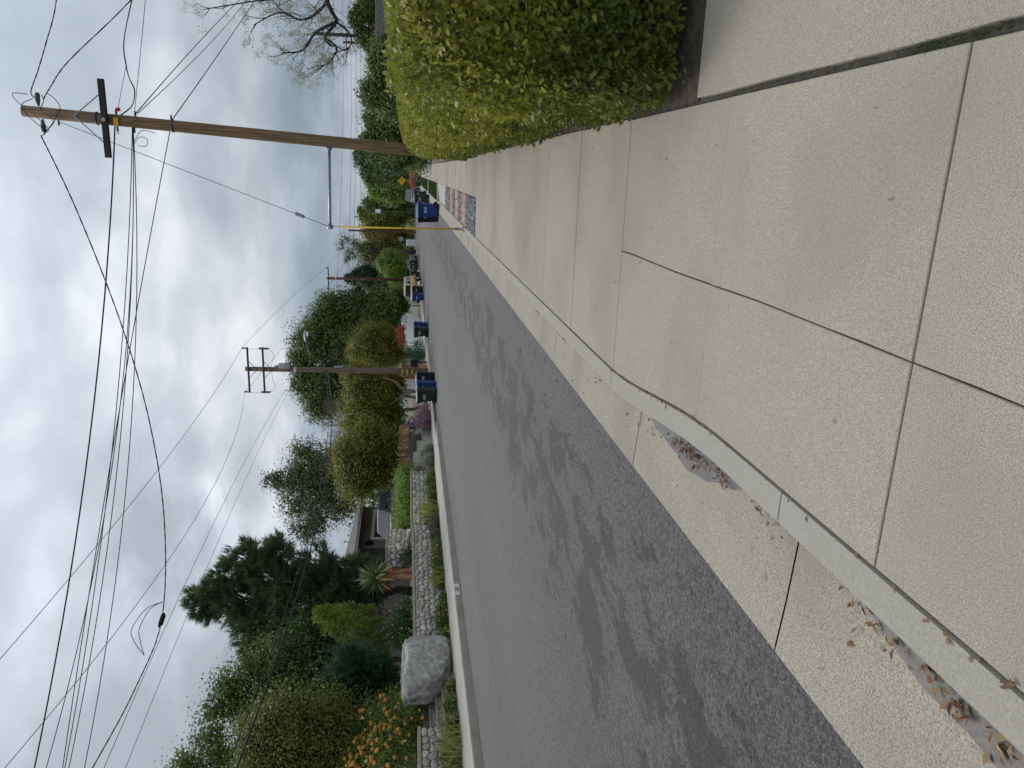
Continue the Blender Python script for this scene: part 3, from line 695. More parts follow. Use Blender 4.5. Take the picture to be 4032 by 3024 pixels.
# ------------------------------------------------------------------ street poles
pole = thing('utility_pole', 'tall leaning brown wooden pole with black crossarm rising behind the hedge', 'utility pole', (.45, 20, 0))
BT = Vector((.58, 0, 10.42))
def onp(z): return BT*(z/10.42)
mb = MB(); mb.tube([onp(-.1), onp(2.5), onp(5), onp(7.5), onp(10.42)], [.143, .14, .137, .134, .129], 20); mb.build('pole_shaft', 'polewood', pole, True)
mb = MB(); c = onp(8.56); mb.box((c.x-.88, c.y-.27, c.z-.065), (c.x+.88, c.y-.165, c.z+.065)); mb.build('crossarm', 'armdark', pole, bevel=.008)
for s in (-1, 1):
    MB().tube([onp(9.25)+Vector((0, -.16, 0)), c+Vector((s*.55, -.2, .06))], .014, 6).build('brace', 'galv', pole)
MB().disc_wheel(c+Vector((-.02, -.285, 0)), (0, 1, 0), .05, .03, 8).build('bolt', 'galv', pole)
p_ = onp(8.33); MB().box((p_.x-.13, p_.y-.18, p_.z-.05), (p_.x+.05, p_.y-.165, p_.z+.05)).build('tag_plate', 'tagyellow', pole)
MB().box((p_.x+.2, p_.y-.16, p_.z-.12), (p_.x+.28, p_.y-.15, p_.z-.02)).build('tag_plate', 'tagred', pole)
for s, z in ((-1, 10.0), (1, 10.05)):                       # strain clamps near the top
    b = onp(z)+Vector((s*.14, -.03, 0)); mb = MB(); mb.tube([b, b+Vector((s*.12, -.02, 0)), b+Vector((s*.26, -.03, -.01)), b+Vector((s*.3, -.03, -.01))], [.02, .055, .06, .03], 8); mb.build('insulator', 'ceramic', pole)
def loopwire(pts, r=.011):
    P = [Vector(p) for p in pts]; o_ = []
    for i in range(len(P)-1):
        a, b = P[max(0, i-1)], P[i]; c_, d = P[i+1], P[min(len(P)-1, i+2)]
        for k_ in range(6):
            t = k_/6; o_.append(.5*((2*b)+(c_-a)*t+(2*a-5*b+4*c_-d)*t*t+(3*b-a-3*c_+d)*t**3))
    return o_ + [P[-1]]
t = onp(10.42)
for pts in ([(.86, -.05, 10.15), (.7, -.25, 10.32), (.45, -.25, 10.2), (.15, -.1, 9.95), (.04, -.05, 10.05)],
            [(.95, -.05, 10.25), (.95, -.1, 10.55), (.75, -.2, 10.42), (.5, -.24, 10.1), (.2, -.15, 9.85), (.1, -.05, 10.0)],
            [(1.0, -.05, 9.85), (.9, -.2, 9.65), (.7, -.24, 9.5), (.5, -.22, 9.6), (.3, -.15, 9.75), (.08, -.05, 10.02)],
            [(.95, -.05, 9.95), (.8, -.22, 9.85), (.6, -.25, 9.92), (.4, -.2, 9.7), (.15, -.05, 9.95)]):
    MB().tube(loopwire(pts), .009, 5).build('jumper_wire', 'wire', pole, True)
for pts in ([(-.05, -.1, 7.98), (.1, -.2, 7.82), (.05, -.22, 7.65), (-.1, -.18, 7.7), (-.1, -.14, 7.9)], [(.0, -.1, 7.98), (.25, -.22, 7.75), (.2, -.2, 7.45)], [(.62, -.05, 7.93), (.5, -.2, 7.85), (.4, -.2, 8.0)]):
    MB().tube(loopwire(pts), .007, 5).build('jumper_wire', 'wire', pole, True)
for s, z in ((-1, 7.98), (1, 7.93), (-1, 8.36), (1, 8.36), (1, 7.12), (-1, 9.66)):
    b = onp(z)+Vector((s*.15, -.02, 0)); MB().tube([b-Vector((s*.05, 0, 0)), b+Vector((s*.1, 0, 0))], .022, 6).build('eye_bolt', 'steel_dark', pole)
for z in (8.8, 7.1): 
    c = onp(z); MB().tube([c+Vector((0, 0, -.02)), c+Vector((0, 0, .02))], .152, 20).build('band', 'steel_dark', pole, True)
# sidewalk strut, guy and yellow guard
st = onp(3.43)
strut = MB().tube([st+Vector((-.15, 0, 0)), (-1.9, 0, 3.46)], .036, 12).build('strut_arm', 'galv', pole, True)
MB().tube([(-1.94, 0, 3.46), (-1.84, 0, 3.46)], .075, 10).build('clamp', 'galv', strut, True)
MB().tube([st+Vector((-.2, 0, 0)), st+Vector((-.13, 0, 0))], .075, 10).build('flange', 'galv', strut, True)
guy = thing('guy_wire', 'thin steel guy wire with grey insulator and tall yellow plastic guard', 'guy wire', (-1.43, 19.98, 0))
gA, gB = Vector((2.26, .02, 9.68)), Vector((0, .02, 3.5))
MB().tube([gA, gB], .0075, 6).build('cable', 'wiregrey', guy); MB().tube([gB, (.02, 0, .02)], .0075, 6).build('cable', 'wiregrey', guy)
q = gA.lerp(gB, .885); d = (gB-gA).normalized(); MB().tube([q-d*.13, q-d*.1, q+d*.1, q+d*.13], [.03, .045, .045, .03], 8).build('insulator', 'galv', guy)
MB().tube([(0, 0, 3.22), (.01, 0, 1.6), (.03, 0, .26)], [.022, .022, .021], 12).build('guard', 'yellow', guy, True)
MB().tube([(.01, 0, 1.62), (.01, 0, 1.60)], .026, 12).build('guard_band', 'black', guy)
MB().tube([(.03, 0, .27), (.03, 0, .14)], .035, 8).build('clamp', 'galv', guy)
ring = [(.03+.05*math.cos(a), 0, .02+.07*math.sin(a)) for a in [i*math.pi/8 for i in range(17)]]; MB().tube(ring, .012, 6).build('anchor_eye', 'steel_dark', guy)
MB().tube([(.03, 0, -.05), (-.05, -.3, -.1)], .02, 6).build('anchor_rod', 'steel_dark', guy)

def wire(label, A, B, sag, r=.012, m_='wire', ext=1.0, k=24, group=None, tw=0):
    A, B = Vector(A), Vector(B); pts = []
    for i in range(k+1):
        t = ext*i/k; p = A+(B-A)*t; p.z -= sag*4*t*(1-t); pts.append(p-A)
    o = MB().tube(pts, r, 6).build('overhead_wire', m_, None, True, A)
    return tag(o, label, 'wire', group)
def twisted(name_label, path, r=.010, turns=8, m_='wire'):
    """three conductors wound on one another along a polyline"""
    P = loopwire(path); root = thing('overhead_cable', name_label, 'cable', path[0]); o_ = Vector(path[0])
    tot = sum((Vector(P[i+1])-Vector(P[i])).length for i in range(len(P)-1)); 
    dens = []
    for i in range(len(P)-1):
        for k_ in range(10): dens.append(Vector(P[i]).lerp(Vector(P[i+1]), k_/10))
    for s in range(2):
        q = []
        for i, p in enumerate(dens):
            d = (dens[min(i+1, len(dens)-1)]-dens[max(0, i-1)]).normalized(); a = d.cross(Vector((0, 0, 1))).normalized(); b = d.cross(a)
            f = 2*math.pi*turns*i/len(dens)+s*math.pi; q.append(p+(a*math.cos(f)+b*math.sin(f))*r*.45-o_)
        MB().tube(q, r, 5).build('conductor', m_, root, True)
    return root
wire('thick black cable crossing the sky from the crossarm pole, heaviest of the bundle', (.78, 20, 8.42), (-13, 14.89, 9.66), .30, .017, ext=1.35)
wire('upper of the twin phone cables leaving the leaning pole over the road', (.78, 20, 8.03), (-13, 14.83, 9.01), .30, .010, ext=1.35)
wire('phone cable just beside the thick black cable over the road', (.78, 20, 8.02), (-13, 14.87, 9.41), .55, .010, ext=1.35)
wire('slim cable in the middle of the bundle over the road', (.78, 19.96, 8.0), (-13, 14.85, 8.93), .40, .010, ext=1.35)
wire('lone slim cable sagging lowest of the bundle over the road', (.78, 20, 8.01), (-13, 14.8, 8.59), .45, .010, ext=1.35)
wire('slim cable crossing the bundle from lower on the leaning pole', (.86, 20, 7.14), (-13, 14.84, 9.06), -.08, .010, ext=1.35)
wire('short thin wire from leaning pole, lower of a pair to the hedge side', (1.06, 20, 7.96), (9, 20, 6.6), .05, .007, m_='wiregrey')
wire('cable from leaning pole toward the bare tree, upper one', (1.09, 20, 7.92), (8.5, 42.6, 9.15), -.1, .012)
wire('thinner twin of the cable running toward the bare tree', (1.09, 20, 7.88), (8.6, 42.6, 9.0), .25, .009)
wire('cable from lower on the leaning pole toward the bare tree', (.99, 20, 7.1), (9.2, 43, 8.3), .05, .012)
wire('steel messenger wire above the looping black cable at the red tag', (.95, 20, 8.38), (2.18, 20, 8.03), 0, .006, m_='wiregrey')
twisted('looping black drop cable leaving the pole at the red tag', [(.6, 20, 8.36), (.95, 20, 8.34), (1.25, 20, 8.0), (1.6, 20, 7.9), (1.86, 20, 7.99), (2.18, 20, 8.04), (2.76, 20, 8.02), (4.2, 20, 7.6), (6.5, 20, 7.1)], .011, 2)
twisted('twisted service cable from pole top curving away above the hedge', [(1.3, 20, 10.05), (1.44, 20, 10.2), (1.9, 20, 10.0), (2.56, 20, 9.73), (3.46, 20, 9.41), (5.5, 20, 9.0)], .010, 9)
twisted('twisted service cable from pole top sloping down above the hedge', [(1.3, 20, 9.95), (1.6, 20, 9.75), (2.19, 20, 9.28), (3.56, 20, 7.8), (5.5, 20, 6.0)], .010, 9)
tri = twisted('twisted service cable from pole top dipping across the road to a dangling splice', [(.5, 20, 10.1), (-1.2, 19.88, 9.45), (-3.9, 19.7, 8.65), (-6.5, 19.5, 8.12), (-9.2, 19.3, 7.92), (-12, 19.06, 8.14), (-13, 17.5, 8.40), (-14, 15.92, 8.95), (-16, 12.8, 10.2)], .012, 34)
c = Vector((-12.0, 19.06, 8.12))-Vector((.5, 20, 10.1)); MB().tube([c+Vector((.1, .1, -.02)), c+Vector((.04, .05, 0)), c-Vector((.1, .12, -.03)), c-Vector((.15, .2, -.06))], [.02, .07, .07, .02], 8).build('splice_clamp', 'black', tri)
for s in (1, 1.35):
    MB().tube(loopwire([c+Vector((.35, .25, .02)), c+Vector((.25, .1, .32*s)), c+Vector((-.15, -.2, .55*s)), c+Vector((-.35, -.5, .45*s)), c+Vector((-.55, -.85, .26))]), .010, 5).build('splice_loop', 'wire', tri, True)
# second pole with two crossarms, transformer, street lamp
p2 = thing('utility_pole', 'wooden pole with double crossarm, transformer and street lamp beyond the wheeled bins', 'utility pole', (-12.88, 49, .1))
mb = MB(); mb.tube([(0, 0, -.2), (.03, 0, 3), (.06, 0, 6), (.10, 0, 9), (.13, 0, 11.82)], [.20, .19, .18, .165, .15], 16); mb.build('pole_shaft', 'polewood2', p2, True)
for z, y_ in ((11.6, -.2), (10.65, -.2)): MB().box((-1.4, y_-.05, z-.055), (1.62, y_+.05, z+.055)).build('crossarm', 'armbrown', p2)
for z in (11.6, 10.65):
    for s in (-1, 1): MB().tube([(.12, -.15, z-.55), (.12+s*.55, -.2, z-.05)], .018, 5).build('brace', 'steel_dark', p2)
for x in (-1.36, 1.56):
    for y_ in (0,):
        mb = MB(); mb.tube([(x, -.2, 11.65), (x, -.2, 11.74), (x, -.2, 11.78), (x, -.2, 11.84), (x, -.2, 11.88), (x, -.2, 11.95)], [.03, .03, .075, .04, .075, .03], 8); mb.build('insulator', 'ceramic', p2)
    mb = MB(); mb.box((x-.06, -.32, 10.3), (x+.06, -.24, 10.85)); mb.tube([(x, -.28, 10.3), (x+.03, -.3, 10.2)], .03, 6); mb.build('fuse_cutout', 'ceramic', p2)
    MB().tube(loopwire([(x, -.2, 11.9), (x-.05, -.28, 11.4), (x, -.28, 10.85)]), .012, 4).build('jumper_wire', 'wiregrey', p2)
    MB().tube(loopwire([(x, -.28, 10.25), (x*.75, -.3, 9.95), (x*.35, -.3, 10.1), (.35, -.25, 10.15)]), .012, 4).build('jumper_wire', 'wiregrey', p2)
mb = MB(); mb.tube([(.36, -.1, 8.95), (.36, -.1, 9.0), (.36, -.1, 9.65), (.36, -.1, 9.7)], [.19, .2, .2, .17], 14); tf = mb.build('transformer', 'galv', p2, True)
MB().tube([(.36, -.1, 9.68), (.36, -.1, 9.8), (.36, -.1, 10.0)], [.05, .06, .03], 8).build('bushing', 'ceramic', tf)
MB().tube(loopwire([(.56, -.1, 9.3), (.62, -.1, 8.7), (.35, -.15, 8.25)]), .014, 5).build('lead_wire', 'wire', tf)
mb = MB(); mb.tube(loopwire([(.1, 0, 8.05), (.6, -.05, 7.7), (1.2, -.1, 7.72), (2.0, -.1, 7.9)]), .03, 8); la = mb.build('lamp_arm', 'steel_dark', p2, True)
mb = MB(); mb.tube([(1.95, -.1, 7.9), (2.1, -.1, 7.92), (2.5, -.1, 7.95), (2.75, -.1, 7.9)], [.05, .10, .13, .07], 10); lh = mb.build('lamp_head', 'galv', p2, True)
mb = MB(); mb.tube([(2.5, -.1, 7.86), (2.5, -.1, 7.76), (2.5, -.1, 7.72)], [.17, .17, .1], 12); mb.build('lamp_lens', 'white', lh, True)
MB().tube([(2.5, -.1, 8.05), (2.5, -.1, 8.13)], .04, 8).build('photo_cell', 'black', lh)
for z in (1.05, 1.38, 1.7): MB().tube([(.0, 0, z), (.0, 0, z+.07)], .205, 16).build('reflector_band', 'yellow', p2)
MB().tube([(.09, 0, 8.6), (.09, 0, 8.78)], .178, 16).build('band', 'trim', p2)
for z in (6.7, 6.95): MB().tube([(.06, 0, z), (.06, 0, z+.06)], .19, 16).build('band', 'steel_dark', p2)
MB().box((.24, -.1, 5.6), (.34, .1, 6.2)).build('junction_box', 'galv', p2)
wire('bare primary wire sweeping up from the far crossarm end of the double arm pole', (-11.3, 48.8, 12.02), (-13, 18.99, 12.32), .45, .010, ext=1.25, m_='wiregrey')
wire('bare primary wire from the wall side arm end of the double arm pole', (-14.26, 48.8, 12.02), (-14.5, 16.68, 11.31), 1.3, .010, ext=1.25, m_='wiregrey')
wire('bare primary wire onward from the double arm pole to the red brown pole, road side', (-11.3, 48.8, 12.02), (-11.9, 95, 11.45), -.35, .010, m_='wiregrey')
wire('bare primary wire onward to the red brown pole, wall side', (-14.26, 48.8, 12.0), (-14.8, 95, 11.45), .15, .010, m_='wiregrey')
wire('thin secondary wire from under the transformer rising toward the splice', (-13.4, 49, 8.98), (-13, 14.76, 8.17), -.35, .008, ext=1.3, m_='wiregrey')
wire('thin secondary wire running beneath its twin past the splice', (-13.3, 49, 8.75), (-13.1, 14.76, 7.75), -.25, .007, ext=1.3, m_='wiregrey')
wire('black phone cable low across the stone wall trees, upper one', (-12.8, 49, 6.9), (-13, 14.51, 5.5), 1.0, .016, ext=1.3)
wire('thicker black phone cable low across the stone wall trees', (-12.8, 49, 6.75), (-13, 14.49, 5.28), 1.0, .024, ext=1.3)
wire('sagging phone cable from the double arm pole to the red brown pole', (-12.7, 49, 6.9), (-13.1, 95, 8.5), 1.2, .03)
wire('lower sagging phone cable between the two wall side poles', (-12.7, 49, 6.7), (-13.1, 95, 8.0), 1.6, .025)
# third pole
p3 = thing('utility_pole', 'reddish brown wooden pole with single crossarm near the yellow truck', 'utility pole', (-13.1, 95, 0))
mb = MB(); mb.tube([(0, 0, -.2), (0, 0, 11.35)], [.21, .16], 14); mb.build('pole_shaft', 'polered', p3, True)
MB().box((-1.65, -.25, 11.1), (1.4, -.15, 11.22)).build('crossarm', 'armbrown', p3)
for s in (-1, 1):
    MB().tube([(0, -.15, 10.5), (s*.6, -.2, 11.1)], .02, 5).build('brace', 'steel_dark', p3)
    MB().tube([(s*1.3, -.2, 11.2), (s*1.3, -.2, 11.3), (s*1.3, -.2, 11.45)], [.03, .09, .03], 6).build('insulator', 'ceramic', p3)
MB().tube([(0, 0, 10.2), (0, 0, 10.35)], .19, 14).build('band', 'trim', p3)
wire('far bare wire continuing from the red brown pole toward the bend', (-11.8, 95, 11.45), (-11.5, 170, 12), .6, .012, m_='wiregrey')
wire('far bare wire continuing from the wall side of the red brown pole', (-14.5, 95, 11.45), (-13, 170, 12), .6, .012, m_='wiregrey')
for i_, (z1, z2, y_) in enumerate(((11.0, 13.4, 150), (9.6, 12.4, 150), (9.0, 11.7, 152), (8.2, 10.9, 150))):
    wire(('highest', 'second', 'third', 'lowest')[i_] + ' of the far wires strung across the street end above the trees', (-19, 100, z1), (45, y_, z2), 1.0, .02, m_='wiregrey')
# far poles above the grey roof
for (x, y, h, lb, ca) in ((11.7, 75, 9.9, 'dark slim pole behind the grey roof and bare tree', False), (16.3, 110, 9.95, 'distant pole with small crossarm right of the hedge trees', True)):
    p = thing('utility_pole', lb, 'utility pole', (x, y, 0)); MB().tube([(0, 0, -.1), (-.1, 0, h)], [.2, .15], 10).build('pole_shaft', 'barkdark' if not ca else 'polered', p, True)
    if ca: MB().box((-.85, -.2, h-.5), (.75, -.1, h-.35)).build('crossarm', 'armbrown', p)
    else: MB().tube([(-.1, 0, h-3.6), (.6, 0, h-3.6)], .05, 6).build('crossarm', 'steel_dark', p)

# ------------------------------------------------------------------ wheeled bins
def rrect(cx, cy, hx, hy, r, z, k=3):
    o_ = []
    for (sx, sy, a0) in ((1, 1, 0), (-1, 1, 90), (-1, -1, 180), (1, -1, 270)):
        for i in range(k+1):
            a = R(a0+90*i/k); o_.append((cx+sx*(hx-r)+r*math.cos(a), cy+sy*(hy-r)+r*math.sin(a), z))
    return o_
def make_bin(colm):
    """front faces +X, wheels and handle at -X"""
    root = thing('wheeled_bin', 'x', 'bin', (0, 0, -.09))
    MB().loft([rrect(.04, 0, .27, .26, .05, .02), rrect(.03, 0, .29, .27, .05, .12), rrect(0, 0, .345, .315, .05, .78), rrect(0, 0, .35, .32, .05, .80), rrect(-.01, 0, .375, .335, .05, .97), rrect(-.01, 0, .39, .35, .05, .975), rrect(-.01, 0, .39, .35, .05, 1.02)]).build('body', colm, root, True)
    lid = MB().loft([rrect(-.01, 0, .405, .365, .06, 1.022), rrect(-.01, 0, .40, .36, .06, 1.05), rrect(-.03, 0, .34, .30, .08, 1.10), rrect(-.05, 0, .22, .18, .08, 1.125)]).build('lid', colm if colm != 'binblack' else 'lidgrey', root, True)
    MB().tube([(-.44, -.27, 1.0), (-.47, -.24, 1.01), (-.47, .24, 1.01), (-.44, .27, 1.0)], .018, 6).build('handle', colm, root)
    for s in (-1, 1):
        wh = MB().disc_wheel((-.25, s*.31, .135), (0, 1, 0), .135, .06, 16).build('wheel', 'rubber', root)
        MB().disc_wheel((-.25, s*.345, .135), (0, 1, 0), .05, .012, 10).build('hub', colm, wh)
        b = MB()                                            # printed mark: triangle emblem and two text bars
        y = s*.333; 
        def qd(x0, z0, x1, z1):
            yy = lambda z: s*(.30+.0302*(z-.12)/.66*1.5)+s*.006
            v = [(x0, yy(z0), z0), (x1, yy(z0), z0), (x1, yy(z1), z1), (x0, yy(z1), z1)]; b.add(v, [(0, 1, 2, 3)])
        yy = lambda z: s*.334
        for (xa, za, xb, zb, wdt) in ((-.17, .66, -.12, .75, .02), (-.12, .75, -.07, .66, .02), (-.165, .668, -.075, .668, .02)):
            dx, dz = xb-xa, zb-za; l_ = math.hypot(dx, dz); ox, oz = -dz/l_*wdt/2, dx/l_*wdt/2
            b.add([(xa+ox, yy(0), za+oz), (xb+ox, yy(0), zb+oz), (xb-ox, yy(0), zb-oz), (xa-ox, yy(0), za-oz)], [(0, 1, 2, 3)])
        for (x0, x1, z0) in ((-.04, .03, .72), (.045, .12, .72), (-.04, .08, .68), (.09, .14, .68), (-.10, .12, .62)):
            b.add([(x0, yy(0), z0), (x1, yy(0), z0), (x1, yy(0), z0+.022), (x0, yy(0), z0+.022)], [(0, 1, 2, 3)])
        b.build('printed_mark', 'print', root)
    return root
pr_bins = {}
def bin_(colm, x, y, rz, label, z=-.095, s=1.0):
    if colm not in pr_bins: o = pr_bins[colm] = make_bin(colm)
    else: o = copy_tree(pr_bins[colm])
    o.location = (x, y, z); o.rotation_euler = (0, 0, rz); o.scale = (s,)*3; tag(o, label, 'bin', 'wheeled bins put out along the kerbs'); return o
bin_('binblue', -1.86, 39.7, R(176), 'blue recycling bin standing by the driveway apron ahead of a black one')
bin_('binblack', -2.2, 40.65, R(182), 'black bin tucked behind the blue bin at the driveway apron')
bin_('bingreen', -1.95, 57.6, R(180), 'dark green bin beside the striped lawn, nearer of two')
bin_('bingreen', -1.9, 66.5, R(180), 'dark green bin beside the striped lawn, farther of two')
bin_('bingreen', -11.72, 39.6, R(-8), 'dark green bin at the purple flowered bank, front of a group of three')
bin_('binblue', -11.7, 41.0, R(0), 'blue bin squeezed between green and black bins by the purple bank')
bin_('binblack', -11.75, 43.2, R(5), 'black bin by the double arm pole, last of the group of three')
bin_('bingreen', -11.75, 56.6, R(-4), 'dark green bin in front of the white block wall')
bin_('binblue', -11.7, 58.4, R(0), 'blue bin peeking out behind the green bin at the white wall')
bin_('binblue', -11.85, 73.8, R(0), 'blue bin in front of the yellow truck')
bin_('binblack', -11.75, 78.0, R(0), 'black bin beside the blue one in front of the yellow truck')
bin_('binblack', -11.9, 91.0, R(0), 'lone black bin behind the yellow truck by the brown wall', 0.)
bin_('bingreen', -11.8, 98, R(0), 'dark green bin in front of the grey parked car', .1)
bin_('binblack', -11.75, 101.5, R(0), 'black bin in front of the grey parked car', .1)
# yellow diamond sign
sg = thing('road_sign', 'yellow diamond warning sign reading DIP on a thin post', 'sign', (-1.0, 85, 0))
MB().tube([(0, .03, -.1), (0, .03, 2.5)], .03, 8).build('post', 'galv', sg)
v = .47; mb = MB(); mb.loft([[(0, -.01, 2.1-v), (v, -.01, 2.1), (0, -.01, 2.1+v), (-v, -.01, 2.1)], [(0, .01, 2.1-v), (v, .01, 2.1), (0, .01, 2.1+v), (-v, .01, 2.1)]]); mb.build('plate', 'signyellow', sg, bevel=.004)
for a_, b_ in (((0, 2.1-v*.93), (v*.93, 2.1)), ((v*.93, 2.1), (0, 2.1+v*.93)), ((0, 2.1+v*.93), (-v*.93, 2.1)), ((-v*.93, 2.1), (0, 2.1-v*.93))):
    MB().tube([(a_[0], -.015, a_[1]), (b_[0], -.015, b_[1])], .006, 4).build('border', 'black', sg)
o = link('lettering', text_mesh('DIP', .30), 'black', sg); o.rotation_euler = (R(90), 0, 0); o.location = (0, -.016, 2.1)

# ------------------------------------------------------------------ river-stone walls
def cell(pts, i, box):
    p = pts[i]; poly = [(box[0], box[2]), (box[1], box[2]), (box[1], box[3]), (box[0], box[3])]
    for j, q in enumerate(pts):
        if j == i: continue
        dx, dy = q[0]-p[0], q[1]-p[1]
        if dx*dx+dy*dy > .64: continue
        mx_, my = (p[0]+q[0])/2, (p[1]+q[1])/2; new = []
        for k in range(len(poly)):
            a, b = poly[k], poly[(k+1) % len(poly)]
            da = (a[0]-mx_)*dx+(a[1]-my)*dy; db = (b[0]-mx_)*dx+(b[1]-my)*dy
            if da <= 0: new.append(a)
            if (da < 0 < db) or (db < 0 < da):
                t = da/(da-db); new.append((a[0]+(b[0]-a[0])*t, a[1]+(b[1]-a[1])*t))
        poly = new
        if len(poly) < 3: return None
    return poly
def stones(parent, to3d, L_, H, sz, rs, prot=.06):
    """fill an L_ x H face with rounded field stones; to3d(s, t, d) maps to space"""
    pts = []; row = 0; t = sz*.45
    while t < H:
        s = sz*(.3 if row % 2 else .75)
        while s < L_:
            pts.append((s+rs.uniform(-.3, .3)*sz, t+rs.uniform(-.26, .26)*sz)); s += sz*rs.uniform(.85, 1.45)
        t += sz*.86; row += 1
    for i in range(len(pts)):
        poly = cell(pts, i, (0, L_, 0, H))
        if not poly: continue
        cx = sum(a for a, b in poly)/len(poly); cy = sum(b for a, b in poly)/len(poly)
        per = sum(math.dist(poly[k], poly[(k+1) % len(poly)]) for k in range(len(poly)))
        if per < sz*1.2: continue
        for _ in range(2):
            q = []
            for k in range(len(poly)):
                a, b = poly[k], poly[(k+1) % len(poly)]; q += [(a[0]*.75+b[0]*.25, a[1]*.75+b[1]*.25), (a[0]*.25+b[0]*.75, a[1]*.25+b[1]*.75)]
            poly = q
        if len(poly) > 16: poly = poly[::2]
        g = .945; n = len(poly); d = prot*rs.uniform(.6, 1.2); tl = (rs.uniform(-.1, .1), rs.uniform(-.1, .1))
        P0 = to3d(cx, cy, 0); V = []
        for f, dd in ((g, -.03), (g, d*.35), (g*.86, d*.8), (g*.5, d)):
            for a, b in poly:
                s, t = cx+(a-cx)*f, cy+(b-cy)*f; V.append(to3d(s, t, dd+(tl[0]*(s-cx)+tl[1]*(t-cy) if dd > 0 else 0)) - P0)
        F = [(r_*n+k, r_*n+(k+1) % n, (r_+1)*n+(k+1) % n, (r_+1)*n+k) for r_ in range(3) for k in range(n)] + [tuple(3*n+k for k in range(n))]
        b_ = MB(); b_.v = [tuple(v) for v in V]; b_.f = F; b_.build('stone', 'stone', parent, True, tuple(P0-Vector(parent.location)))
def stone_wall(label, x, y0, y1, z0, z1, sz, capth, seed, ends=(), depth=.38, name='stone_wall', cap_over=.07):
    rs_ = random.Random(seed); root = thing(name, label, 'wall', (x, (y0+y1)/2, z0)); o = Vector(root.location)
    MB().box((-depth, y0-o.y+.02, -.25), (-.005, y1-o.y-.02, z1-z0-.01)).build('wall_core', 'mortar', root)
    stones(root, lambda s, t, d: Vector((x+d, y0+s, z0+t)), y1-y0, z1-z0, sz, rs_)
    if 'near' in ends: stones(root, lambda s, t, d: Vector((x-depth+s, y0-d+.02, z0+t)), depth, z1-z0, sz, rs_)
    if 'far' in ends: stones(root, lambda s, t, d: Vector((x-s, y1+d-.02, z0+t)), depth, z1-z0, sz, rs_)
    y = y0-.03; L_ = (y1-y0+.06); k = max(1, round(L_/3.2))
    for i in range(k):
        MB().box((-depth-.05, y-o.y+i*L_/k+.004, z1-z0), (cap_over, y-o.y+(i+1)*L_/k-.004, z1-z0+capth)).build('cap_stone', 'cap', root, bevel=.012)
    return root
stone_wall('river stone wall left of the tiled steps, below the orange pincushion shrub', -15.0, 12.6, 17.72, .1, 1.13, .24, .09, 2, ('far',))
stone_wall('long river stone retaining wall running from the boulder to the stone pillar', -15.3, 21.0, 30.9, .2, 1.21, .25, .09, 5)
stone_wall('river stone wall beyond the pillar, below the yellow green hedge', -15.42, 31.0, 37.6, .2, 1.27, .25, .09, 8, ('far',))
stone_wall('square river stone gate pillar with flat cap beside the parked car', -15.95, 30.1, 31.9, 1.15, 2.36, .24, .09, 12, ('near',), .9, 'stone_pillar')
bm = bmesh.new(); bmesh.ops.create_icosphere(bm, subdivisions=5, radius=1)
from mathutils import noise as mn
for v in bm.verts:
    p = v.co.copy(); q = Vector((abs(p.x)**.5*(1 if p.x > 0 else -1), abs(p.y)**.45*(1 if p.y > 0 else -1), abs(p.z)**.42*(1 if p.z > 0 else -1)))
    q *= 1+.22*mn.noise(p*1.3+Vector((3, 1, 2)))+.08*mn.noise(p*3.1)+.035*mn.noise(p*11)
    q.x *= .62; q.y *= 1.14; q.z *= .82
    if q.y < 0: q.z *= 1+q.y*.10; q.y += max(0, -q.z)*.62*min(1, -q.y)
    q.y += q.z*.12
    v.co = q
me = bpy.data.meshes.new('boulder'); bm.to_mesh(me); bm.free()
tag(link('boulder', me, 'granite', None, True, (-15.15, 20.55, .92)), 'huge pale grey granite boulder beside the tiled steps', 'boulder')
# steps between boulder and near wall
stp = thing('garden_steps', 'short flight of concrete steps with mosaic tile risers beside the boulder', 'steps', (-14.9, 19.05, .08))
for i in range(6):
    x0 = -.31*i; z0 = .19*i
    MB().box((x0-.36, -1.15, z0-.1), (x0-.02, 1.15, z0+.135)).build('riser', 'tile', stp)
    MB().box((x0-.36, -1.18, z0+.135), (x0+.02, 1.18, z0+.19)).build('tread', 'cap', stp, bevel=.008)
# stepped concrete retaining wall and bank beyond the apron
rw = thing('retaining_wall', 'smooth concrete retaining wall stepping down toward the bins', 'wall', (-14.95, 40, 0))
for (ya, yb, zt_) in ((37.75, 39.3, 1.14), (39.3, 41.1, .93), (41.1, 43.4, .62)):
    MB().box((-.2, ya-40, -.1), (0, yb-40-.004, zt_)).build('wall_panel', 'retain', rw); MB().box((-.22, ya-40, zt_), (.02, yb-40-.004, zt_+.04)).build('cap_stone', 'cap', rw)
rw2 = thing('retaining_wall', 'low pale block wall under the twisted trunks behind the bins', 'wall', (-16.2, 48.3, 0))
for i in range(5): MB().box((-.2, -2.6+i*1.0, -.1), (0, -1.61+i*1.0, .95-.1*(i > 2))).build('wall_panel', 'retain', rw2)
# slatted timber fence
fn = thing('slat_fence', 'low fence of horizontal honey brown timber slats above the retaining wall', 'fence', (-16.2, 43.5, 1.0))
for k in range(7):
    ya = -1.6 if k > 2 else -1.6; x1 = 1.35 if k > 2 else -.35
    MB().box((-1.25, -.02, -.05+k*.155), (x1, .02, .06+k*.155)).build('slat', 'fencewood', fn)
for x in (-1.2, -.35, .5, 1.3): MB().box((x-.04, .025, -.4), (x+.04, .1, 1.02)).build('post', 'brownwood', fn)

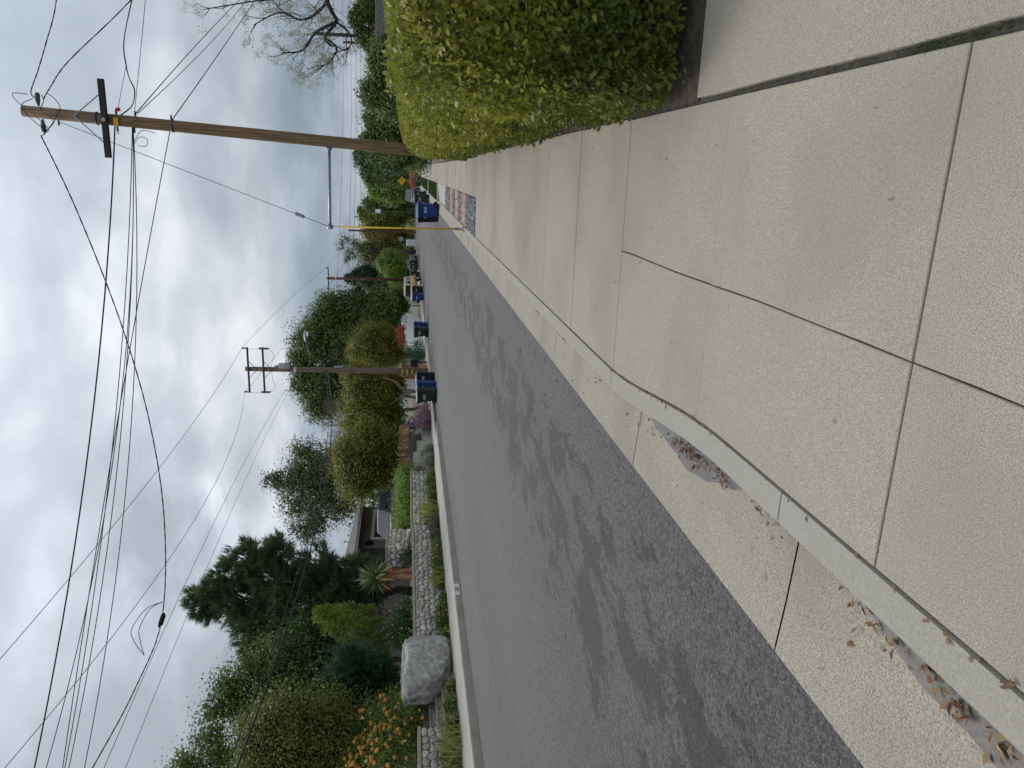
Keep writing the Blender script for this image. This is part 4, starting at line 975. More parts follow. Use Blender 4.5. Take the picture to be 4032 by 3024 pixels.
# ------------------------------------------------------------------ grey house, garage
hs = thing('house', 'grey stucco house with low shingle roof and white framed garage windows', 'house', (-21.6, 44, 1.3))
MB().box((-7, -3.2, -.5), (0, 2.6, 3.2)).build('wall', 'wall_grey', hs)
MB().box((-7, -5.4, -.5), (-.9, -3.2, 3.2)).build('wall', 'wall_grey', hs)
gd = MB().box((.0, -2.1, -.2), (.05, 2.1, 2.42)).build('garage_door', 'trim', hs)
for i in range(4): MB().box((.05, -1.85+i*.95, 1.72), (.075, -1.0+i*.95, 2.22)).build('pane', 'glass', gd)
MB().box((-.02, -3.25, -.4), (.06, -3.1, 3.0)).build('corner_trim', 'wall_grey', hs)
MB().box((-.95, -5.2, -.2), (-.85, -5.05, 2.6)).build('door_trim', 'trim', hs)
rf = MB(); rf.add([(.75, -6, 3.25), (.75, 3.1, 3.25), (-3.5, 3.1, 4.35), (-3.5, -6, 4.35), (-8, 3.1, 3.25), (-8, -6, 3.25), (.75, -6, 3.12), (.75, 3.1, 3.12), (-8, 3.1, 3.12), (-8, -6, 3.12)],
    [(0, 1, 2, 3), (3, 2, 4, 5), (0, 6, 7, 1), (1, 7, 8, 4, 2), (5, 9, 6, 0, 3), (6, 9, 8, 7)]); r_ = rf.build('roof', 'roof', hs)
MB().box((.753, -6, 3.02), (.80, 3.1, 3.27)).build('fascia', 'trim', r_); MB().box((.803, -6, 3.15), (.90, 3.12, 3.30)).build('rain_gutter', 'trim', r_)
MB().box((.0, -2.75, 2.25), (.2, -2.55, 2.7)).build('wall_lamp', 'black', hs); MB().box((.2, -2.7, 2.35), (.26, -2.6, 2.6)).build('door_camera', 'black', hs)

# ------------------------------------------------------------------ vehicles (nose at -Y)
def vehicle(name, label, cat, loc, rz, P, col, roofcol=None, glassm='glass', rack=False, mirror=True, wsm='glasssky'):
    root = thing(name, label, cat, loc, rz)
    def ring(y, zb, zt_, hw, k=.12):
        return [(-hw+k, y, zb), (hw-k, y, zb), (hw, y, zb+k), (hw*1.0, y, (zb+zt_)/2), (hw*.97, y, zt_-k*.7), (hw-k*1.5, y, zt_), (-hw+k*1.5, y, zt_), (-hw*.97, y, zt_-k*.7), (-hw, y, (zb+zt_)/2), (-hw, y, zb+k)]
    body = MB().loft([ring(*s) for s in P['body']]).build('body', col, root, True)
    body.data.polygons.foreach_set('use_smooth', [len(f.vertices) == 4 for f in body.data.polygons])
    (y0, y1, y2, y3, zb, zt_, hb, ht) = P['cab']
    bs = [(-hb, y0, zb), (hb, y0, zb), (hb, y3, zb), (-hb, y3, zb)]; ts = [(-ht, y1, zt_), (ht, y1, zt_), (ht, y2, zt_), (-ht, y2, zt_)]
    rt2 = [(x*.93, y+(.12 if i < 2 else -.12), zt_+.06) for i, (x, y, z) in enumerate(ts)]
    cab = MB().loft([bs, ts, rt2]).build('cabin', roofcol or col, root, bevel=.05)
    def L3(a, b, t): return Vector(a).lerp(Vector(b), t)
    def pane(a, b, c, d, u0, u1, w0, w1, off, nm='window', mt=glassm):
        g = lambda u, w: L3(L3(a, b, u), L3(d, c, u), w) + Vector(off); v = [g(u0, w0), g(u1, w0), g(u1, w1), g(u0, w1)]
        MB().add(v, [(0, 1, 2, 3)]).build(nm, mt, cab)
    pane(bs[0], bs[1], ts[1], ts[0], .06, .94, .10, .92, (0, -.012, .008), 'windshield', wsm)
    pane(bs[3], bs[2], ts[2], ts[3], .08, .92, .3, .9, (0, .012, .008), 'rear_window')
    for s in (0, 1):
        a, b, c, d = (bs[0], bs[3], ts[3], ts[0]) if s == 0 else (bs[1], bs[2], ts[2], ts[1]); off = ((-.012, 0, .002) if s == 0 else (.012, 0, .002))
        for u0, u1 in P.get('wins', ((.12, .44), (.48, .76), (.8, .93))): pane(a, b, c, d, u0, u1, .14, .86, off, 'side_window')
    wr, wy, wx = P['wheel']
    for s in (-1, 1):
        for y in wy:
            wh = MB().disc_wheel((s*(wx-.11), y, wr), (1, 0, 0), wr, .22, 18).build('wheel', 'rubber', root, False)
            MB().disc_wheel((s*(wx-.0), y, wr), (1, 0, 0), wr*.58, .03, 12).build('rim', 'chrome', wh)
        yf = P['body'][0][0]; fz = P['light']; hw = P['body'][1][3]
        MB().box((s*hw*.62-.17, yf-.03, fz-.09), (s*hw*.62+.17, yf+.12, fz+.09)).build('headlight', 'lamp', root, bevel=.02)
        if mirror: MB().box((s*(hb+.02)-.0 if s > 0 else -hb-.22, y0+.45, zb+.12), (hb+.22 if s > 0 else -hb-.02, y0+.55, zb+.3)).build('mirror', 'black', root, bevel=.02)
    hw = P['body'][1][3]
    MB().box((-hw*.4, yf-.02, fz-.1), (hw*.4, yf+.1, fz+.1)).build('grille', 'black', root)
    MB().box((-hw*.95, yf-.1, fz-.42), (hw*.95, yf+.08, fz-.2)).build('bumper', P.get('bump', 'steel_dark'), root, bevel=.03)
    MB().box((-.16, yf-.115, fz-.36), (.16, yf-.1, fz-.24)).build('number_plate', 'trim', root)
    if rack:
        rk = MB(); ye = (y1+y2)/2; h = zt_+.16
        for x in (-ht*.9, ht*.9): rk.tube([(x, y1+.1, h), (x, y2-.1, h)], .02, 6)
        for i in range(5): y = y1+.15+(y2-y1-.3)*i/4; rk.tube([(-ht*.9, y, h), (ht*.9, y, h)], .018, 6)
        for x in (-ht*.8, ht*.8):
            for y in (y1+.2, y2-.2): rk.tube([(x, y, zt_+.03), (x, y, h)], .018, 6)
        rk.build('roof_rack', 'trim' if roofcol else 'black', root)
    return root
SUV = dict(body=[(0, .5, .92, .70), (.08, .38, 1.0, .86), (.7, .34, 1.08, .93), (1.5, .33, 1.13, .95), (4.2, .34, 1.13, .95), (4.75, .4, 1.1, .9), (4.85, .5, 1.0, .8)],
           cab=(1.35, 2.15, 4.35, 4.75, 1.1, 1.75, .86, .68), wheel=(.37, (.95, 3.75), .93), light=.82, bump='steel_dark')
JEEP = dict(body=[(0, .6, 1.08, .66), (.06, .55, 1.12, .74), (.5, .5, 1.16, .80), (1.4, .5, 1.18, .86), (3.9, .5, 1.16, .88), (4.1, .55, 1.1, .86)],
           cab=(1.35, 1.62, 3.9, 4.05, 1.16, 1.82, .82, .74), wheel=(.41, (.75, 3.2), .9), light=.95, bump='trim', wins=((.08, .45), (.5, .92)))
vehicle('parked_car', 'dark blue grey utility car parked on the raised drive before the garage', 'car', (-17.75, 34.5, 1.28), R(3), SUV, 'cargrey')
vehicle('parked_car', 'grey utility car at the far kerb behind two bins, facing this way', 'car', (-12.9, 107, .05), R(-4), SUV, 'carsuv', glassm='glass')
vehicle('parked_truck', 'old yellow off road truck with cream roof and roof rack behind the bins', 'truck', (-13.2, 82.5, -.06), R(-14), JEEP, 'caryellow', 'carcream', 'glass', True)
vehicle('approaching_car', 'small white car far down the dip of the street', 'car', (-3.9, 196, -1.0), R(0), SUV, 'carwhite')
vehicle('parked_car', 'dark car at the near side kerb partly hidden by the green bins', 'car', (-2.95, 99, -.1), R(0), SUV, 'blackpaint', glassm='glass', wsm='glass')
# white box cabinet and round mirror by the grey car
cb = thing('cabinet', 'white slatted cabinet standing behind the grey car at the bend', 'cabinet', (-12.6, 135, -.1))
MB().box((-.05, 0, 0), (1.0, .8, 1.8)).build('case', 'white', cb, bevel=.05)
for k in range(5): MB().box((.0+k*.2, -.04, .2), (.14+k*.2, 0, 1.6)).build('slat', 'trim', cb)
rm = thing('round_mirror', 'grey round traffic mirror on a short post above the white cabinet', 'mirror', (-11.6, 136.5, 0))
MB().tube([(0, 0, -.1), (0, 0, 2.9)], .05, 8).build('post', 'steel_dark', rm); MB().disc_wheel((0, 0, 2.6), (0, 1, 0), .42, .08, 20).build('disc', 'galv', rm)
# mailbox
mbx = thing('mailbox', 'black mailbox on a single post beside the double arm pole', 'mailbox', (-13.25, 53, .1))
MB().box((-.05, -.05, -.1), (.05, .05, .75)).build('post', 'blackpaint', mbx)
MB().loft([[(-.28, y, .7), (.28, y, .7), (.28, y, 1.05), (.2, y, 1.17), (-.2, y, 1.17), (-.28, y, 1.05)] for y in (-.3, .3)]).build('box', 'blackpaint', mbx)

# ------------------------------------------------------------------ white wall, white house, other far buildings
ww = thing('block_wall', 'white painted block wall with stepped caps beside the footpath', 'wall', (-15.6, 72, .1))
for i, (ya, yb, h) in enumerate(((-4.6, -2.2, 1.15), (-2.2, .5, 1.5), (.5, 3.6, 1.6), (3.6, 7.0, 1.62), (7.0, 10.6, 1.62))):
    MB().box((-.2, ya, -.1), (0, yb-.3, h-.12)).build('wall_panel', 'white', ww)
    MB().box((-.3, yb-.3, -.1), (.1, yb, h)).build('pier', 'white', ww); MB().box((-.35, yb-.36, h), (.15, yb+.06, h+.08)).build('cap_stone', 'white', ww)
ww2 = thing('block_wall', 'white painted wall return running back from the drive toward the white house', 'wall', (-15.7, 83.2, .1))
MB().box((-3.5, -.1, -.1), (-.0, .1, 1.62)).build('wall_panel', 'white', ww2); MB().box((-3.5, -.14, 1.62), (.05, .14, 1.7)).build('cap_stone', 'white', ww2)
wh = thing('house', 'white stucco house corner with narrow dark windows behind the pepper tree', 'house', (-18.6, 88, .2))
MB().box((-7, -2, -.3), (0, 6, 4.5)).build('wall', 'white', wh); MB().box((-.7, -2.3, -.3), (.02, -2, 4.6)).build('pilaster', 'white', wh)
for x in (.12, .42): 
    f_ = MB().box((-.7+x, -2.34, 2.6), (-.52+x, -2.3, 4.2)).build('window', 'trim', wh); MB().box((-.67+x, -2.36, 2.65), (-.55+x, -2.34, 4.15)).build('pane', 'glass', f_)
MB().box((-7.2, -2.2, 4.5), (.2, 6.2, 4.7)).build('roof', 'roof', wh)
gt = thing('timber_gate', 'warm brown timber gate beside the white house', 'gate', (-19.8, 84, .2))
for k in range(9): MB().box((-.95+k*.2, 0, 0), (-.77+k*.2, .05, 2.7)).build('board', 'brownwood', gt)
MB().box((-3.2, 0, 0), (-1.0, .1, 1.9)).build('side_panel', 'terracotta', gt)
bw = thing('garden_wall', 'pinkish brown block wall behind the yellow truck and black bin', 'wall', (-14.6, 112, 0))
for k in range(4): MB().box((-2.2+k*1.2, 0, -.1), (-1.02+k*1.2, .2, 2.3-.12*(k < 2))).build('wall_panel', M.setdefault('pinkwall', mat('pinkwall', (.27, .19, .165), (.33, .24, .21), .9, 8)), bw)
rh = thing('house', 'low house with dark grey shingle roof beyond the hedge', 'house', (12.5, 62, 0))
MB().box((-2.2, -1, -.1), (9, 6, 2.5)).build('wall', 'white', rh)
r_ = MB().add([(-2.7, -1.6, 2.35), (9.5, -1.6, 2.35), (9.5, 2.5, 3.95), (-2.7, 2.5, 3.95), (9.5, 6.6, 2.35), (-2.7, 6.6, 2.35)], [(0, 1, 2, 3), (3, 2, 4, 5), (0, 3, 5), (1, 4, 2)]).build('roof', 'roof2', rh)
for k in range(14): MB().box((-2.72+.002, -1.6+k*.29, 2.36+k*.113), (9.52, -1.58+k*.29, 2.40+k*.113)).build('shingle_course', 'roof2', r_)
th = thing('house', 'brick red house peeking over the grey shingle roof', 'house', (20.5, 100, 0))
MB().box((-3, 0, -.1), (8, 8, 6.0)).build('wall', 'terracotta', th); MB().box((-3.4, -.4, 6.0), (8.4, 8.4, 6.25)).build('roof', 'trim', th)
for k in range(2): f_ = MB().box((-2+k*3, -.05, 3.8), (-.6+k*3, 0, 5.2)).build('window', 'trim', th); MB().box((-1.9+k*3, -.08, 3.9), (-.7+k*3, -.05, 5.1)).build('pane', 'glass', f_)
fg = thing('chain_fence', 'dark green mesh fence panels at the far bend of the street', 'fence', (-6.5, 172, -.2))
for k in range(8):
    MB().tube([(-3+k*1.5, 0, -.1), (-3+k*1.5, 0, 2.6)], .05, 6).build('post', 'galv', fg)
    if k < 7: MB().box((-2.94+k*1.5, -.01, .1), (-1.56+k*1.5, .01, 2.5)).build('mesh_panel', 'bingreen', fg)
MB().tube([(-3, 0, 2.6), (7.5, 0, 2.6)], .04, 6).build('rail', 'galv', fg)
# pale lamp on far pole
fl = thing('street_lamp', 'small white box lamp on a thin pole among the far trees', 'street lamp', (-7.6, 150, 0))
MB().tube([(0, 0, -.1), (0, 0, 9.0)], .07, 8).build('post', 'steel_dark', fl); MB().box((-.3, -.2, 6.6), (.4, .1, 7.6)).build('lamp_box', 'white', fl)
fp = thing('utility_pole', 'slim red brown pole among the far olive trees', 'utility pole', (-10.6, 140, 0)); MB().tube([(0, 0, -.1), (0, 0, 12.0)], [.2, .15], 8).build('pole_shaft', 'polered', fp)

# ------------------------------------------------------------------ trees (crown clump lists: x, y, z, radius)
OLIVE_NEAR = [(-17.0, 20.0, 6.0, 0.85), (-16.4, 20.0, 5.2, 0.99), (-16.5, 20.0, 4.0, 0.86), (-17.8, 20.0, 4.9, 1.01), (-17.7, 20.0, 3.8, 0.87), (-17.2, 20.0, 2.9, 0.87), (-18.4, 20.0, 6.1, 0.87), (-19.1, 20.0, 5.5, 1.31), (-19.0, 20.0, 3.5, 1.18)]
GAPPY = [(-21.2, 27.0, 9.1, 0.75), (-20.2, 27.0, 8.5, 0.75), (-21.1, 27.0, 8.0, 0.85), (-19.4, 27.0, 7.4, 0.84), (-20.7, 27.0, 6.9, 0.94), (-20.1, 27.0, 6.0, 1.13), (-22.6, 27.0, 9.6, 0.66), (-23.7, 27.0, 9.1, 0.77), (-24.1, 27.0, 10.6, 0.76), (-19.0, 27.0, 6.3, 0.93), (-25.5, 27.0, 10.1, 1.16)]
LOWDARK = [(-19.7, 27.5, 4.9, 1.34), (-19.5, 27.5, 3.8, 1.15), (-22.6, 27.5, 6.1, 1.37), (-22.0, 27.5, 4.6, 1.17), (-24.5, 27.5, 5.1, 1.4), (-20.7, 27.5, 6.1, 1.15), (-19.6, 27.5, 3.0, 0.77), (-18.5, 27.5, 5.6, 0.95)]
PINE = [(-19.1, 32.0, 11.1, 0.42), (-19.6, 32.0, 10.6, 0.6), (-18.9, 32.0, 10.1, 0.64), (-18.2, 32.0, 9.5, 0.74), (-17.3, 32.0, 8.8, 0.74), (-19.5, 32.0, 9.1, 1.07), (-20.5, 32.0, 8.4, 1.08), (-18.0, 32.0, 7.8, 1.02), (-16.9, 32.0, 7.4, 0.63), (-19.6, 32.0, 6.4, 1.73), (-17.9, 32.0, 5.7, 0.97), (-19.4, 32.0, 4.5, 1.53), (-18.0, 32.0, 3.8, 0.69), (-21.9, 32.0, 5.9, 1.33), (-22.0, 32.0, 8.4, 0.88), (-18.5, 32.0, 3.2, 0.87)]
DARKSHRUB = [(-17.2, 22.5, 3.7, 0.72), (-16.5, 22.5, 3.2, 0.71), (-17.9, 22.5, 2.9, 0.8), (-18.0, 22.5, 3.4, 0.64), (-17.1, 22.5, 2.5, 0.64)]
ARAUC = [(-15.9, 25.0, 4.7, 0.31), (-16.1, 25.0, 4.3, 0.51), (-16.2, 25.0, 3.8, 0.69), (-16.4, 25.0, 3.3, 0.83), (-16.6, 25.0, 2.8, 0.78)]
BEHIND = [(-24.3, 58.0, 12.2, 0.82), (-24.5, 58.0, 10.9, 1.31), (-26.5, 58.0, 10.5, 1.44), (-24.1, 58.0, 9.7, 1.5), (-25.3, 58.0, 8.6, 1.7), (-22.9, 58.0, 8.2, 1.68), (-23.7, 58.0, 7.1, 1.88), (-26.6, 58.0, 7.2, 1.52), (-22.1, 58.0, 9.8, 1.11), (-28.2, 58.0, 9.1, 1.34), (-29.0, 58.0, 10.2, 0.96)]
OLEANDER = [(-17.0, 44.0, 4.9, 1.14), (-16.2, 44.0, 4.0, 1.14), (-17.4, 44.0, 3.8, 1.29), (-16.4, 44.0, 3.1, 0.86), (-17.9, 44.0, 3.0, 0.92), (-18.6, 44.0, 4.6, 1.15)]
CLIPPED = [(-17.7, 52.0, 5.1, 1.0), (-16.7, 52.0, 4.5, 1.49), (-15.3, 52.0, 4.1, 1.48), (-14.3, 52.0, 4.7, 1.15), (-17.1, 52.0, 3.1, 1.17), (-15.3, 52.0, 3.1, 1.16), (-18.5, 52.0, 3.2, 1.17), (-14.6, 52.0, 2.5, 0.82), (-19.0, 52.0, 5.0, 0.84)]
OLIVE_FAR = [(-14.2, 60.0, 5.5, 0.67), (-13.6, 60.0, 4.8, 1.12), (-14.5, 60.0, 4.1, 1.13), (-13.8, 60.0, 3.4, 1.12), (-12.9, 60.0, 4.4, 0.93), (-14.5, 60.0, 3.0, 0.94), (-12.8, 60.0, 3.3, 0.75)]
PEPPER = [(-19.9, 80.0, 12.8, 1.24), (-17.9, 80.0, 11.7, 1.97), (-15.9, 80.0, 10.2, 1.96), (-13.9, 80.0, 9.2, 1.46), (-17.9, 80.0, 8.4, 2.48), (-15.4, 80.0, 7.3, 1.97), (-14.8, 80.0, 5.4, 1.72), (-22.5, 80.0, 12.4, 1.5), (-22.5, 80.0, 10.4, 2.25), (-24.6, 80.0, 11.0, 1.76), (-24.1, 80.0, 8.5, 1.52), (-12.9, 80.0, 6.8, 0.98), (-13.8, 80.0, 4.4, 1.48), (-20.9, 80.0, 8.7, 2.0), (-17.9, 80.0, 5.9, 1.99)]
UNDERPEP = [(-17.6, 92.0, 3.8, 1.42), (-15.9, 92.0, 3.2, 1.42), (-14.7, 92.0, 2.6, 1.02), (-19.1, 92.0, 3.5, 0.86), (-16.1, 92.0, 2.1, 0.85)]
CYPRESS = [(-15.4, 112.0, 9.9, 0.61), (-15.3, 112.0, 8.9, 1.02), (-14.9, 112.0, 7.6, 1.49), (-15.6, 112.0, 6.2, 1.77), (-15.2, 112.0, 4.5, 1.91), (-14.5, 112.0, 3.2, 1.5)]
BRIGHT = [(-12.2, 104.0, 4.7, 0.88), (-12.8, 104.0, 3.7, 1.26), (-11.9, 104.0, 2.9, 1.14), (-14.1, 104.0, 3.4, 0.89), (-11.3, 104.0, 4.3, 0.75), (-13.5, 104.0, 2.6, 0.76)]
LIMB = [(-11.9, 125.0, 12.0, 0.9), (-10.8, 125.0, 11.5, 0.89), (-13.2, 125.0, 10.6, 1.05), (-11.5, 125.0, 10.0, 1.05), (-12.5, 125.0, 8.9, 1.05), (-14.1, 125.0, 11.2, 0.6)]
F1 = [(-15.5, 150.0, 8.7, 1.99), (-15.0, 150.0, 6.4, 2.26), (-15.4, 150.0, 4.2, 2.0), (-16.7, 150.0, 6.0, 1.36)]
F2 = [(-12.2, 160.0, 8.6, 2.1), (-12.6, 160.0, 5.8, 2.4), (-13.0, 160.0, 3.4, 1.73), (-14.1, 160.0, 7.2, 1.44)]
F3 = [(-9.3, 165.0, 10.2, 1.47), (-9.7, 165.0, 8.8, 1.96), (-9.6, 165.0, 5.9, 2.46), (-9.1, 165.0, 3.4, 1.97), (-8.3, 165.0, 11.2, 0.78)]
F4 = [(-6.4, 155.0, 8.8, 1.38), (-6.4, 155.0, 6.5, 2.02), (-5.8, 155.0, 4.2, 2.03), (-6.7, 155.0, 2.9, 1.11)]
F5 = [(-3.0, 140.0, 6.8, 1.65), (-3.3, 140.0, 4.4, 1.82), (-3.6, 140.0, 3.0, 1.33), (-1.7, 140.0, 5.6, 1.65)]
F6 = [(-0.5, 115.0, 6.8, 1.08), (-0.2, 115.0, 4.8, 1.35), (-0.2, 115.0, 3.2, 1.35)]
F7 = [(0.9, 70.0, 5.1, 0.9), (0.7, 70.0, 3.9, 1.02), (0.7, 70.0, 2.7, 1.03), (1.2, 70.0, 5.7, 0.49)]
ROW1 = [(2.2, 24.0, 2.5, 0.36), (2.5, 24.0, 2.1, 0.46), (2.9, 24.0, 1.9, 0.49), (3.0, 24.0, 2.3, 0.33), (3.4, 24.0, 2.0, 0.41), (2.1, 24.0, 1.9, 0.55), (3.1, 24.0, 1.6, 0.41)]
ROW2 = [(1.8, 30.0, 2.7, 0.41), (1.6, 30.0, 2.2, 0.69), (1.1, 30.0, 2.9, 0.31), (1.0, 30.0, 2.0, 0.52), (2.0, 30.0, 1.7, 0.69), (1.0, 30.0, 2.5, 0.44)]
ROW3 = [(1.3, 42.0, 3.5, 0.49), (1.0, 42.0, 3.0, 0.64), (0.7, 42.0, 2.2, 0.69), (0.8, 42.0, 1.7, 0.49), (1.0, 42.0, 3.8, 0.29)]
ROWT = [(11.6, 75.0, 5.2, 0.92), (10.8, 75.0, 4.6, 0.76), (13.1, 75.0, 6.0, 0.67), (13.9, 75.0, 5.2, 1.04)]
JACB = [(7.7, 45.0, 7.1, 0.74), (7.1, 45.0, 8.1, 0.74), (7.5, 45.0, 9.3, 0.74), (7.9, 45.0, 10.7, 0.73), (8.0, 45.0, 11.8, 0.61), (6.1, 45.0, 6.2, 0.63), (5.5, 45.0, 5.5, 0.51), (5.4, 45.0, 7.2, 0.5), (6.0, 45.0, 8.4, 0.62), (6.6, 45.0, 5.0, 0.5), (5.7, 45.0, 9.1, 0.37)]

tree('olive_tree', 'bushy olive brown tree growing beside the pincushion shrub', 'tree', (-17.6, 20, 1.2), OLIVE_NEAR, 'l_olivegreen', 38000, .10, .05, .12, fill=.25, seed=2)
tree('oak_tree', 'airy broadleaf tree with sky showing through behind the pine', 'tree', (-21.5, 27, 1.3), GAPPY, 'l_green', 22000, .13, .07, .16, seed=3, fill=.08, spread=.34, inner=.3)
tree('dark_tree', 'dense dark evergreen filling the garden behind the boulder', 'tree', (-19.5, 27.5, 1.2), LOWDARK, 'l_dark', 34000, .14, .06, .14, seed=4)
tree('pine_tree', 'tall dark pine with upswept brushy branch tips above the stone wall', 'tree', (-19.3, 32, 1.2), PINE, 'l_pine', 13000, .40, None, .2, seed=5, needle=True, bark='barkdark', per=8, spread=.12, inner=.3)
tree('grevillea_shrub', 'blue green feathery shrub behind the steps and boulder', 'shrub', (-17.1, 22.5, 1.2), DARKSHRUB, 'l_bluepine', 5200, .28, None, .06, seed=6, needle=True, per=12, spread=.25)
# star-pine like shrub of upright lime whorls
ar = thing('lime_shrub', 'lime green tiered conifer shrub in front of the dark pine', 'shrub', (-16.4, 25, 1.2)); rs = random.Random(8); mb = MB(); tips = []
for (x, y, z, r) in ARAUC:
    for k in range(int(20+r*38)):
        a = rs.uniform(0, 6.28); q = r*math.sqrt(rs.random()); tips.append((x+16.4+q*math.cos(a), (q*math.sin(a)), z-1.2+rs.uniform(-.5, .5)*r))
for k in range(10): mb.tube(wob((0, 0, -.1), rs.choice(tips), 4, .08, rs), [.035, .03, .024, .018, .01], 5, False)
mb.build('trunk', 'bark', ar, True)
P = []; T = []
for t in tips:
    for k in range(22):
        h = rs.uniform(-.32, .12); a = rs.uniform(0, 6.28); ra = .02; P.append((t[0]+ra*math.cos(a), t[1]+ra*math.sin(a), t[2]+h)); T.append((math.cos(a)*.8, math.sin(a)*.8, .7))
P = np.array(P); T = np.array(T); link('crown', nmesh('crown', leaf_verts(P, unit(RNG.normal(size=P.shape)+np.array([0, -.5, .8])), .15, .045, T), 4), 'l_arauc', ar)
tree('gum_tree', 'tall loose leaved tree rising behind the grey house roof', 'tree', (-25, 58, .5), BEHIND, 'l_euc', 21000, .21, .09, .22, seed=9, fill=.08, inner=.25, spread=.3, bark='barkdark')
tree('oleander_tree', 'rounded dark olive oleander above the slat fence', 'tree', (-17.2, 44.6, .6), OLEANDER, 'l_olive', 26000, .19, .07, .12, seed=10)
cl = tree('clipped_tree', 'broad clipped olive green tree with pale twisted trunks by the bins', 'tree', (-16.3, 52, .3), CLIPPED, 'l_olive', 42000, .15, .08, .14, bark='barkpale', seed=11, spread=.32, inner=.4, fork=(-.2, -.3, 1.7))
rs = random.Random(12); mb = MB()
for pts in ([(1.6, -1.4, -.1), (1.55, -1.4, .8), (1.2, -1.3, 1.5), (.5, -1.1, 2.4)], [(1.55, -1.4, .8), (1.7, -1.3, 1.5), (2.2, -1.1, 2.1), (2.4, -.9, 2.9)], [(2.6, -1.2, -.1), (2.5, -1.2, .5), (2.85, -1.2, .9), (2.5, -1.1, 1.4), (3.2, -.9, 2.0)],
            [(-.7, -1.6, -.1), (-.8, -1.6, .5), (-.3, -1.6, .9), (-.9, -1.5, 1.3), (-1.7, -1.3, 2.0)], [(-.7, -1.6, .3), (-1.2, -1.5, .7), (-2.1, -1.3, .9)], [(.9, -1.0, -.1), (1.0, -.9, 1.0), (1.2, -.6, 2.3)]):
    q = loopwire(pts); mb.tube(q, [.13*(1-.6*i/len(q))+.02*rs.random() for i in range(len(q))], 8)
mb.build('trunk', 'barkpale', cl, True)
tree('olive_tree', 'rounded yellow olive tree just past the double arm pole', 'tree', (-14.8, 60.6, .1), OLIVE_FAR, 'l_olive', 26000, .16, .07, .12, seed=13, spread=.33)
tree('pepper_tree', 'huge soft green pepper tree towering over the white wall', 'tree', (-19.5, 80, .1), PEPPER, 'l_pepper', 64000, .34, .12, .45, seed=14, fill=.16, droop=.9, inner=.3, bark='barkdark')
tree('broad_shrub', 'shaggy green shrub below the pepper tree by the white wall end', 'shrub', (-14.4, 92, 0), UNDERPEP, 'l_green', 10000, .27, .1, .12, seed=15)
tree('cypress_tree', 'dark conical evergreen behind the red brown pole', 'tree', (-15, 112, 0), CYPRESS, 'l_cypress', 18000, .34, .12, .2, seed=16, spread=.28)
tree('lime_tree', 'bright green leafy tree above the brown wall', 'tree', (-13.4, 104, 0), BRIGHT, 'l_bright', 12000, .26, .1, .1, seed=17)
tree('spreading_tree', 'open crowned tree with dark limbs standing above the far olives', 'tree', (-12.6, 125, 0), LIMB, 'l_euc', 3200, .22, .09, .3, seed=18, fill=.05, inner=.25, spread=.33, bark='barkdark', fork=(.0, 0, 6.5))
far_lbl = [('F1', 'muted olive tree behind the grey parked car', 'l_olivebrown'), ('F2', 'golden olive tree beyond the white cabinet', 'l_olive'), ('F3', 'tall golden olive tree at the street bend', 'l_olive'),
           ('F4', 'dark olive tree over the mesh fence', 'l_green'), ('F5', 'bright green rounded tree behind the DIP sign', 'l_bright'), ('F6', 'mid green tree just right of the DIP sign', 'l_green'), ('F7', 'dark dense tree past the hedge end beside the leaning pole', 'l_dark')]
for i, (nm, lb, mt) in enumerate(far_lbl):
    bl = globals()[nm]; cx = sum(b[0] for b in bl)/len(bl); tree('street_tree', lb, 'tree', (cx, bl[0][1], fall(bl[0][1])), bl, mt, 11000, .40 if bl[0][1] > 100 else .2, None, .2, seed=20+i, group='trees closing the street end')
wood = [(-32+rs.uniform(0, 42), rs.uniform(182, 225), rs.uniform(-1, 4.2), rs.uniform(2.4, 4)) for _ in range(40)]
o = crown('woodland', 'l_green', None, [b for b in wood], 16000, .55, None, 30); tag(o, 'continuous far wood closing off the end of the street', 'woodland', None, 'stuff')
wood = [(-75+rs.uniform(0, 45), rs.uniform(70, 120), rs.uniform(2, 7), rs.uniform(2.4, 4)) for _ in range(30)]
o = crown('woodland', 'l_dark', None, [b for b in wood], 10000, .55, None, 30); tag(o, 'dark wood on the slope behind the left hand gardens', 'woodland', None, 'stuff')
